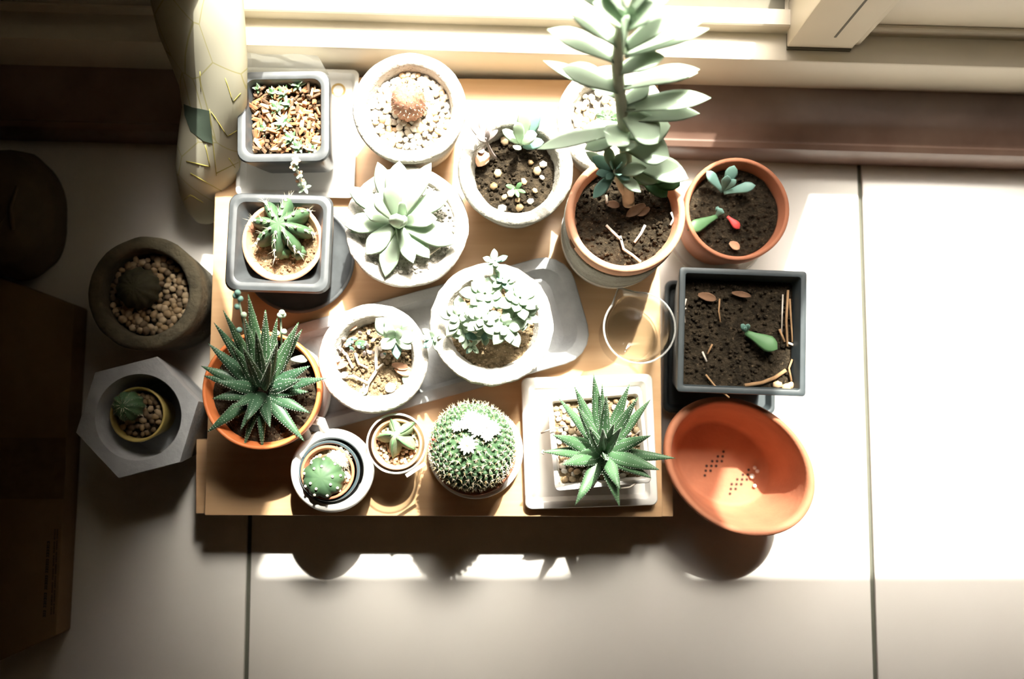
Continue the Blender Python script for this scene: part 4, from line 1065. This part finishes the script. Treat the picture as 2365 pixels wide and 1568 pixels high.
# --- star cactus in a small pot inside a glass cup
zr = 0.128
c = P(917, 1024, zr)
t = thing('glass_cup', 'clear glass cup holding the little star cactus pot', 'cup', (c.x, c.y, ZP))
gr = M_(69, zr + .004)
lathe('glass_wall', c.x, c.y, [(0, ZP), (gr * .8, ZP), (gr * .84, ZP + .002), (gr, zr + .004), (gr - .0005, zr + .0048), (gr - .0014, zr + .0046), (gr * .84 - .0016, ZP + .005), (0, ZP + .004)], m_glass, t, seg=56)
lathe('glass_rim', c.x, c.y, [(gr - .0012, zr + .0034), (gr + .0004, zr + .004), (gr - .0004, zr + .0054), (gr - .0016, zr + .005)], glass_mat('cup_rim_glass', (0.92, 0.93, 0.92), 1.9, 0.3), t, seg=56)
sweep('spout', [P(965, 1090, zr + .004), P(978, 1078, zr + .004), P(985, 1066, zr + .004)], [0.001, 0.0015, 0.001], m_glass, t, n=6)
c2 = P(916, 1026, zr)
t = thing('potted_cactus', 'five-armed star cactus in a tiny terracotta pot inside a glass cup', 'potted cactus', (c2.x, c2.y, ZP + 0.018))
ro = M_(59, zr)
lathe('pot', c2.x, c2.y, pot_prof(ro, ZP + 0.018, zr, taper=0.72, wall=0.0026, floor=0.004, rnd=0.001), m_terra_pale, t, seg=48)
soil(t, c2.x, c2.y, ro - 0.0026, 0.118, m_soil_tan, 0.0012)
pebbles(t, c2.x, c2.y, 0.1195, 90, 0.0019, 'mix', R=ro - 0.0045, gap=1.35)
ctr = P(914, 1004, 0.146)
tips = [((900, 966), .1325), ((957, 976), .130), ((958, 1039), .1285), ((905, 1058), .130), ((867, 1011), .131)]
V, Fc = [], []
TP = [P(*p, z) for p, z in tips]; n5 = 5; SUB = 10
rows = []
for lv, (f, dz, tw) in enumerate(((0.0, 0.0, 0), (0.22, -0.0012, 0.05), (0.45, -0.005, 0.12), (0.7, -0.011, 0.2), (0.9, -0.017, .26), (1.0, -0.022, .3), (0.92, -0.029, .3))):
    row = []
    if lv == 0: rows.append([len(V)]); V.append(ctr); continue
    for k in range(n5 * SUB):
        i, fr = k // SUB, (k % SUB) / SUB
        A, B = TP[i] - ctr, TP[(i + 1) % 5] - ctr
        aA, aB = atan2(A.y, A.x), atan2(B.y, B.x)
        while aB > aA: aB -= 2 * pi
        a = aA + (aB - aA) * fr; L = (A.xy.length * (1 - fr) + B.xy.length * fr)
        valley = 1 - 0.58 * (1 - abs(2 * fr - 1) ** 0.75) * (0.4 + 0.6 * f)
        a += -0.28 + tw
        r = L * f * valley
        row.append(len(V)); V.append(Vector((ctr.x + r * cos(a), ctr.y + r * sin(a), ctr.z + dz - 0.006 * f * (1 - valley))))
    rows.append(row)
N5 = n5 * SUB
for k in range(N5): Fc.append((rows[0][0], rows[1][(k + 1) % N5], rows[1][k]))
for A, B in zip(rows[1:], rows[2:]):
    for k in range(N5): Fc.append((A[k], A[(k + 1) % N5], B[(k + 1) % N5], B[k]))
o = mesh('cactus_body', V, Fc, m_astro, t)
bm = bmesh.new(); bm.from_mesh(o.data); bmesh.ops.recalc_face_normals(bm, faces=bm.faces); bm.to_mesh(o.data); bm.free()
for k, tp in enumerate(TP):
    crest = [V[rows[lv][k * SUB]] + Vector((0, 0, 0.0003)) for lv in range(1, 6)]
    sweep('rib_crest', crest, [0.0007, 0.0009, 0.0009, 0.0008, 0.0005], m_leaf_mid, t, n=6)
t = thing('plant_label', 'white plastic plant label lying on the rim of the glass cup', 'plant label', P(962, 1086, 0.134))
a, b = P(938, 1099, 0.1345), P(982, 1070, 0.1345); d = (b - a).normalized(); s = Vector((-d.y, d.x, 0)) * 0.0016
box('strip', [a - s, b - s, b + s, a + s], 0.1338, 0.1346, m_whitepl, t)

# --- green cactus in a terracotta pot, in a glass, in a white cup
zr = 0.121
c = P(765, 1087, zr); ro = M_(96, zr)
t = thing('white_cup', 'round white ceramic cup at the front edge, holding a dark glass with a cactus', 'cup', (c.x, c.y, ZP))
lathe('cup_wall', c.x, c.y, [(0, ZP), (ro * .62, ZP), (ro * .70, ZP + .002), (ro * .93, ZP + .020), (ro, zr - .009), (ro, zr - .005), (ro * .97, zr - .0015), (ro * .92, zr), (ro * .80, zr), (ro * .765, zr - .002), (ro * .755, zr - .012), (ro * .6, ZP + .004), (0, ZP + .004)], m_white, t, seg=56)
hp = [P(712, 1012, zr - .004), P(700, 985, zr), P(718, 968, zr + .002), P(742, 974, zr), P(752, 998, zr - .004)]
sweep('cup_handle', hp, [0.0042, 0.0046, 0.005, 0.0046, 0.0042], m_white, t, n=10)
zg = 0.126; c2 = P(760, 1088, zg); gr = M_(70, zg)
t = thing('dark_glass', 'small blue-grey glass standing inside the white cup', 'glass', (c2.x, c2.y, ZP + 0.0042))
lathe('glass_wall', c2.x, c2.y, [(0, ZP + .0042), (gr * .72, ZP + .0042), (gr * .78, ZP + .006), (gr, zg - .001), (gr - .0006, zg), (gr - .0022, zg), (gr - .0028, zg - .001), (gr * .72, ZP + .009), (0, ZP + .009)], mat('blue_grey_glass', (0.05, 0.075, 0.085), rough=0.12, spec=0.7), t, seg=56)
zr = 0.130; c3 = P(756, 1091, zr); ro = M_(62, zr)
t = thing('potted_cactus', 'dark green woolly-dotted ball cactus in a terracotta pot inside the white cup', 'potted cactus', (c3.x, c3.y, ZP + 0.0092))
lathe('pot', c3.x, c3.y, pot_prof(ro, ZP + 0.0092, zr, taper=0.70, wall=0.0028, floor=0.004, rnd=0.001), m_terra, t, seg=48)
soil(t, c3.x, c3.y, ro - 0.003, 0.120, m_soil_tan, 0.0012)
pebbles(t, c3.x, c3.y, 0.1215, 60, 0.0020, 'white', R=ro - 0.005, gap=1.4)
k0 = P(745, 1103, 0.135); r0 = 0.0185
lathe('cactus_body', k0.x, k0.y, [(0, 0.117), (r0 * .9, 0.118), (r0, 0.126), (r0 * .94, 0.134), (r0 * .7, 0.1405), (r0 * .35, 0.1435), (0, 0.143)], m_cactus, t, seg=80, rib=lambda a, z: 0.93 + 0.10 * abs(cos(4.5 * a)), sm=180)
for k in range(9):
    a = 2 * pi * k / 9
    for (r, z) in ((1.0, .1285), (.88, .137), (.55, .1425)):
        if (k + int(r * 10)) % 3 == 0 and r < .6: continue
        ball('areole', (k0.x + r0 * r * cos(a + (.12 if r < .9 else 0)), k0.y + r0 * r * sin(a + (.12 if r < .9 else 0)), z), 0.00135, m_areole, t, seg=8)
w0 = P(778, 1062, 0.132)
lathe('woolly_offset', w0.x, w0.y, [(0, .118), (.0095, .119), (.0105, .124), (.008, .130), (.004, .1325), (0, .133)], m_areole, t, seg=32, rib=lambda a, z: 1 + .12 * cos(9 * a), sm=180)
it = []
for i in range(160):
    a = i * 2.4; h = (i + .5) / 160; b_ = Vector((w0.x + .0105 * cos(h * 1.5) * cos(a), w0.y + .0105 * cos(h * 1.5) * sin(a), .122 + .011 * sin(h * 1.5)))
    it.append((b_, b_ + Vector((cos(a) * .7 + RND.uniform(-.5, .5), sin(a) * .7 + RND.uniform(-.5, .5), RND.uniform(.2, 1))).normalized() * .0035))
spines('wool', t, it, m_spine, 0.0003)

# ------------------------------------------------------------------ left, in the shade
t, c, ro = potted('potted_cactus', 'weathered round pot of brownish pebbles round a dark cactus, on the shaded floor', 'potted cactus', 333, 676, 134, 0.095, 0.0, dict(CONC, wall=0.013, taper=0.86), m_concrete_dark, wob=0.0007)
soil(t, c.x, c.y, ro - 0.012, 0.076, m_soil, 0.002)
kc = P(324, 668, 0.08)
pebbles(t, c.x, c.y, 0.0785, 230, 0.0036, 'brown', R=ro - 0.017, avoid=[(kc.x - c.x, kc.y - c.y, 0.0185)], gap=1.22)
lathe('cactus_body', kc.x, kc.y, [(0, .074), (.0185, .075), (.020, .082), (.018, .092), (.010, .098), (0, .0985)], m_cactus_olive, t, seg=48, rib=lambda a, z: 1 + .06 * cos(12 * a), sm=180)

zr = 0.095
c = P(317, 963, zr); R6 = M_(146, zr)
t = thing('hexagonal_planter', 'grey concrete hexagonal planter with a round hole, on the shaded floor', 'planter', (c.x, c.y, 0))
a6 = radians(-45.6)
NS = 48
def hexr(R, z, rd=0.0):
    out = []
    for k in range(NS):
        a = a6 + 2 * pi * k / NS
        seg = (k % 8) / 8.0
        A = a6 + 2 * pi * (k // 8) / 6; B = A + pi / 3
        p = Vector((R * (cos(A) * (1 - seg) + cos(B) * seg), R * (sin(A) * (1 - seg) + sin(B) * seg), 0))
        out.append(Vector((c.x + p.x, c.y + p.y, z)))
    return out
def circ(R, z):
    return [Vector((c.x + 0.001 + R * cos(atan2(q.y - c.y, q.x - c.x)), c.y + R * sin(atan2(q.y - c.y, q.x - c.x)), z)) for q in hexr(1, z)]
ri = M_(97, zr)
loft('planter_body', [hexr(R6 * .78, 0), hexr(R6 * .80, .002), hexr(R6 * .995, zr - .003), hexr(R6 * .985, zr), circ(ri + .001, zr), circ(ri, zr - .002), circ(ri * .9, .034), circ(ri * .86, .030)], m_stone_grey, t, sm=30)
zi = 0.082
c2 = P(317, 957, zi); ro = M_(64, zi)
t = thing('potted_cactus', 'tiny yellowish pot of gravel with a small green cactus, sunk in the hexagonal planter', 'potted cactus', (c2.x, c2.y, .0305))
lathe('pot', c2.x, c2.y, pot_prof(ro, .0305, zi, taper=.72, wall=.0024, floor=.004, rnd=.001), mat('ochre_plastic', (0.42, 0.33, 0.10), rough=.5), t, seg=48)
soil(t, c2.x, c2.y, ro - .003, .072, m_soil, .0012)
kc = P(301, 938, .078)
pebbles(t, c2.x, c2.y, .074, 60, .0031, 'brown', R=ro - .006, avoid=[(kc.x - c2.x, kc.y - c2.y, .011)], gap=1.35)
lathe('cactus_body', kc.x, kc.y, [(0, .070), (.012, .071), (.0135, .080), (.0125, .090), (.007, .096), (0, .097)], m_cactus, t, seg=48, rib=lambda a, z: 1 + .08 * cos(10 * a), sm=180)
it = []
for i in range(120):
    a = 2 * pi * (i % 10) / 10; h = (i // 10 + .5) / 12; r = .0138 * cos(h * 1.45); b_ = Vector((kc.x + r * cos(a), kc.y + r * sin(a), .075 + .022 * sin(h * 1.5)))
    it.append((b_, b_ + Vector((cos(a) + RND.uniform(-.7, .7), sin(a) + RND.uniform(-.7, .7), RND.uniform(.1, 1))).normalized() * .004))
spines('spines', t, it, m_spine, .00025)

# --- cardboard box
zb = 0.032
q = [P(-80, 1562, zb), P(130, 1468, zb), P(172, 706, zb), P(-60, 618, zb)]
cx, cy = sum(v.x for v in q) / 4, sum(v.y for v in q) / 4
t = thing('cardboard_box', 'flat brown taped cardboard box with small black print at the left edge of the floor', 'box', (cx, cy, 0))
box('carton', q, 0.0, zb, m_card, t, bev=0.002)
mA, mB = (q[0] + q[3]) / 2, (q[1] + q[2]) / 2
dv = (mB - mA).normalized(); pv_ = Vector((-dv.y, dv.x, 0))
box('parcel_tape', [mA - pv_ * .03, mB - pv_ * .03, mB + pv_ * .03, mA + pv_ * .03], zb + .0001, zb + .0005, m_tape, t)
V, Fc = [], []
def dash(x0, y0, x1, y1, w):
    a, b = P(x0, y0, zb + .0003), P(x1, y1, zb + .0003); d = (b - a).normalized(); s = Vector((-d.y, d.x, 0)) * M_(w, zb) / 2
    k = len(V); V.extend([a - s, b - s, b + s, a + s]); Fc.append((k, k + 1, k + 2, k + 3))
for (x0, x1, w, ln, y0, y1) in ((112, 102, 6.5, 7, 1250, 1424), (127, 118, 3, 5, 1222, 1418), (133, 124, 3, 5, 1222, 1416)):
    y = y0; i = 0
    while y < y1:
        L = ln * RND.uniform(.6, 1.1); f = (y - y0) / (y1 - y0); x = x0 + (x1 - x0) * f
        if i % 7 != 6:
            for off_ in (-.32, .32): dash(x + w * off_, y, x + w * off_ - .3, y + L * .8, w * .3)
            dash(x, y, x - .2, y + L * .3, w * .7)
        y += L; i += 1
mesh('black_print', V, Fc, m_ink, t, smooth=False)

# --- dark paper bag above the box
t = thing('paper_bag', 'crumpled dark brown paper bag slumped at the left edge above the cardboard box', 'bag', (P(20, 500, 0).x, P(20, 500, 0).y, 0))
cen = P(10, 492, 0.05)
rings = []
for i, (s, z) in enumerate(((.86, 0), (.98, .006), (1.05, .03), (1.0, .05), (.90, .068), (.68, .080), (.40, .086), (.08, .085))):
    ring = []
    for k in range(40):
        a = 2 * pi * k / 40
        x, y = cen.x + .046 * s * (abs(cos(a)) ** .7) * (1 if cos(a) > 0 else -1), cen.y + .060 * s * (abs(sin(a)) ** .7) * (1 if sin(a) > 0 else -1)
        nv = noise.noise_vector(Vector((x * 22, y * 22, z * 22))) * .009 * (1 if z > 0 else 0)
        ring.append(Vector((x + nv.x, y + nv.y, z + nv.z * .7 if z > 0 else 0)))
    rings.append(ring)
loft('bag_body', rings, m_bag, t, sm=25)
sweep('bag_fold', [P(40, 430, .088), P(25, 480, .090), P(30, 530, .088)], [.002, .003, .002], m_bag, t, n=6)

# --- padded fabric roll leaning on the window ledge
CU = [(476, 514, .012, 6), (474, 506, .020, 24), (472, 486, .030, 40), (474, 455, .045, 56), (479, 400, .068, 70), (489, 345, .090, 83), (494, 290, .108, 92), (497, 235, .127, 99), (493, 170, .146, 106), (479, 100, .164, 120), (463, 30, .178, 135), (448, -40, .190, 140), (446, -110, .200, 130), (446, -150, .206, 90), (446, -165, .208, 30)]
mc = bpy.data.materials.new('leaf_vein_print_cotton'); mc.use_nodes = True
nt = mc.node_tree; b = nt.nodes['Principled BSDF']; b.inputs['Roughness'].default_value = 0.9
tc = nt.nodes.new('ShaderNodeNewGeometry')
mp = nt.nodes.new('ShaderNodeMapping'); mp.inputs['Rotation'].default_value = (0.3, 0.2, 0.5); mp.inputs['Scale'].default_value = (1, 0.8, 0.6)
nt.links.new(tc.outputs['Position'], mp.inputs['Vector'])
vo = nt.nodes.new('ShaderNodeTexVoronoi'); vo.feature = 'DISTANCE_TO_EDGE'; vo.inputs['Scale'].default_value = 24
nt.links.new(mp.outputs['Vector'], vo.inputs['Vector'])
rm = nt.nodes.new('ShaderNodeValToRGB'); rm.color_ramp.elements[0].position = 0.007; rm.color_ramp.elements[1].position = 0.014
rm.color_ramp.elements[0].color = (0.45, 0.41, 0.20, 1); rm.color_ramp.elements[1].color = (0.56, 0.53, 0.40, 1)
nt.links.new(vo.outputs['Distance'], rm.inputs['Fac'])
nt.links.new(rm.outputs['Color'], b.inputs['Base Color'])
base = P(476, 510, 0)
t = thing('curtain', 'cream curtain with yellow vein print, rolled lower end left of the window, unseen upper cloth added for shade', 'curtain', base)
def roll_rings(grow=0.0, sel=None):
    rings = []
    pc = [P(x, y, z) for x, y, z, w in CU]
    for i, (x, y, z, w) in enumerate(CU):
        tn = (pc[min(i + 1, len(CU) - 1)] - pc[max(i - 1, 0)]).normalized()
        s = Vector((1, 0, 0)); s = (s - tn * s.dot(tn)).normalized(); u = s.cross(tn)
        r = M_(w, z) + grow
        rings.append([pc[i] + Vector((0, 0, 0.004)) * min(1, i / 4) + s * (r * cos(2 * pi * k / 40)) + u * (r * .62 * sin(2 * pi * k / 40)) + Vector((0, 0, r * cos(2 * pi * k / 40) * min(1, max(0, (i - 4) / 3)) * .85)) for k in range(40)])
    return rings
RR = roll_rings()
loft('rolled_end', RR, mc, t, sm=180)
# unseen cloth added above it, its slanting notched edge shaped to cast the shade
edge = [(-0.222, 0.195), (-0.207, 0.220), (-0.206, 0.236), (-0.259, 0.244), (-0.252, 0.34), (-0.205, 0.42), (-0.16, 0.53), (-0.108, 0.64), (-0.084, 0.70), (-0.082, 0.75), (-0.085, 1.0), (-0.08, 1.98)]
V, Fc = [], []
NC = 60
for side in (0, 1):
    for (xe, z_) in edge:
        for i in range(NC + 1):
            f = i / NC; x_ = xe + (-0.58 - xe) * f
            p_ = W(x_, 0.008 + 0.016 * (0.5 + 0.5 * cos(f * 46)) * (1 - 0.6 * (f < 0.02)) + side * 0.001, z_)
            V.append(p_)
NE = len(edge); S_ = NE * (NC + 1)
for r_ in range(NE - 1):
    for i in range(NC):
        k = r_ * (NC + 1) + i
        Fc.append((k, k + 1, k + NC + 2, k + NC + 1)); Fc.append((S_ + k, S_ + k + NC + 1, S_ + k + NC + 2, S_ + k + 1))
mesh('added_shade_cloth', V, Fc, mc, t)
# dark green printed leaf: a thin patch lying on the cover
bvh = None
from mathutils.bvhtree import BVHTree
me_ = [v for r in RR for v in r]; fc_ = [(i * 40 + k, i * 40 + (k + 1) % 40, (i + 1) * 40 + (k + 1) % 40, (i + 1) * 40 + k) for i in range(len(RR) - 1) for k in range(40)]
bvh = BVHTree.FromPolygons(me_, fc_)
def on_roll(x, y, lift=0.0006):
    o_ = Vector((0, 0, 1.0)); d_ = (P(x, y, 0) - o_).normalized()
    h = bvh.ray_cast(o_, d_)
    return (h[0] - d_ * lift) if h[0] else None
def patch(name, poly, m, n=8):
    V, Fc = [], []
    (l, r) = poly
    for i in range(n + 1):
        f = i / n
        for j in range(n + 1):
            g = j / n
            def at(line, f):
                k = f * (len(line) - 1); a = min(int(k), len(line) - 2); k -= a
                return Vector(line[a]).lerp(Vector(line[a + 1]), k)
            q_ = at(l, f).lerp(at(r, f), g); p_ = on_roll(q_.x, q_.y)
            if p_ is None: p_ = V[-1].copy() if V else P(q_.x, q_.y, .1)
            V.append(p_)
    for i in range(n):
        for j in range(n): Fc.append((i * (n + 1) + j, i * (n + 1) + j + 1, (i + 1) * (n + 1) + j + 1, (i + 1) * (n + 1) + j))
    return mesh(name, V, Fc, m, t)
patch('printed_leaf', ([(424, 240), (426, 266), (440, 303), (470, 326), (492, 332)], [(424, 240), (444, 248), (466, 252), (484, 256), (492, 332)]), mat('grey_green_print', (0.10, 0.14, 0.10), rough=0.9))
m_vein = mat('yellow_print', (0.34, 0.29, 0.06), rough=0.9)
for line in (((484, 252), (488, 300), (500, 405)), ((488, 258), (525, 315), (550, 300)), ((474, 335), (485, 385), (430, 372)), ((520, 180), (538, 236), (556, 215)), ((462, 165), (464, 212)), ((528, 365), (543, 387)), ((548, 325), (553, 338)), ((440, 400), (510, 440), (530, 470)), ((500, 400), (550, 375)), ((425, 462), (440, 450), (470, 468))):
    pts = []
    for (a, b2) in zip(line, line[1:]):
        for k in range(5):
            p_ = on_roll(a[0] + (b2[0] - a[0]) * k / 4, a[1] + (b2[1] - a[1]) * k / 4, .00005)
            if p_ is not None: pts.append(p_)
    if len(pts) > 2: sweep('printed_vein', pts, .00045, m_vein, t, n=4)
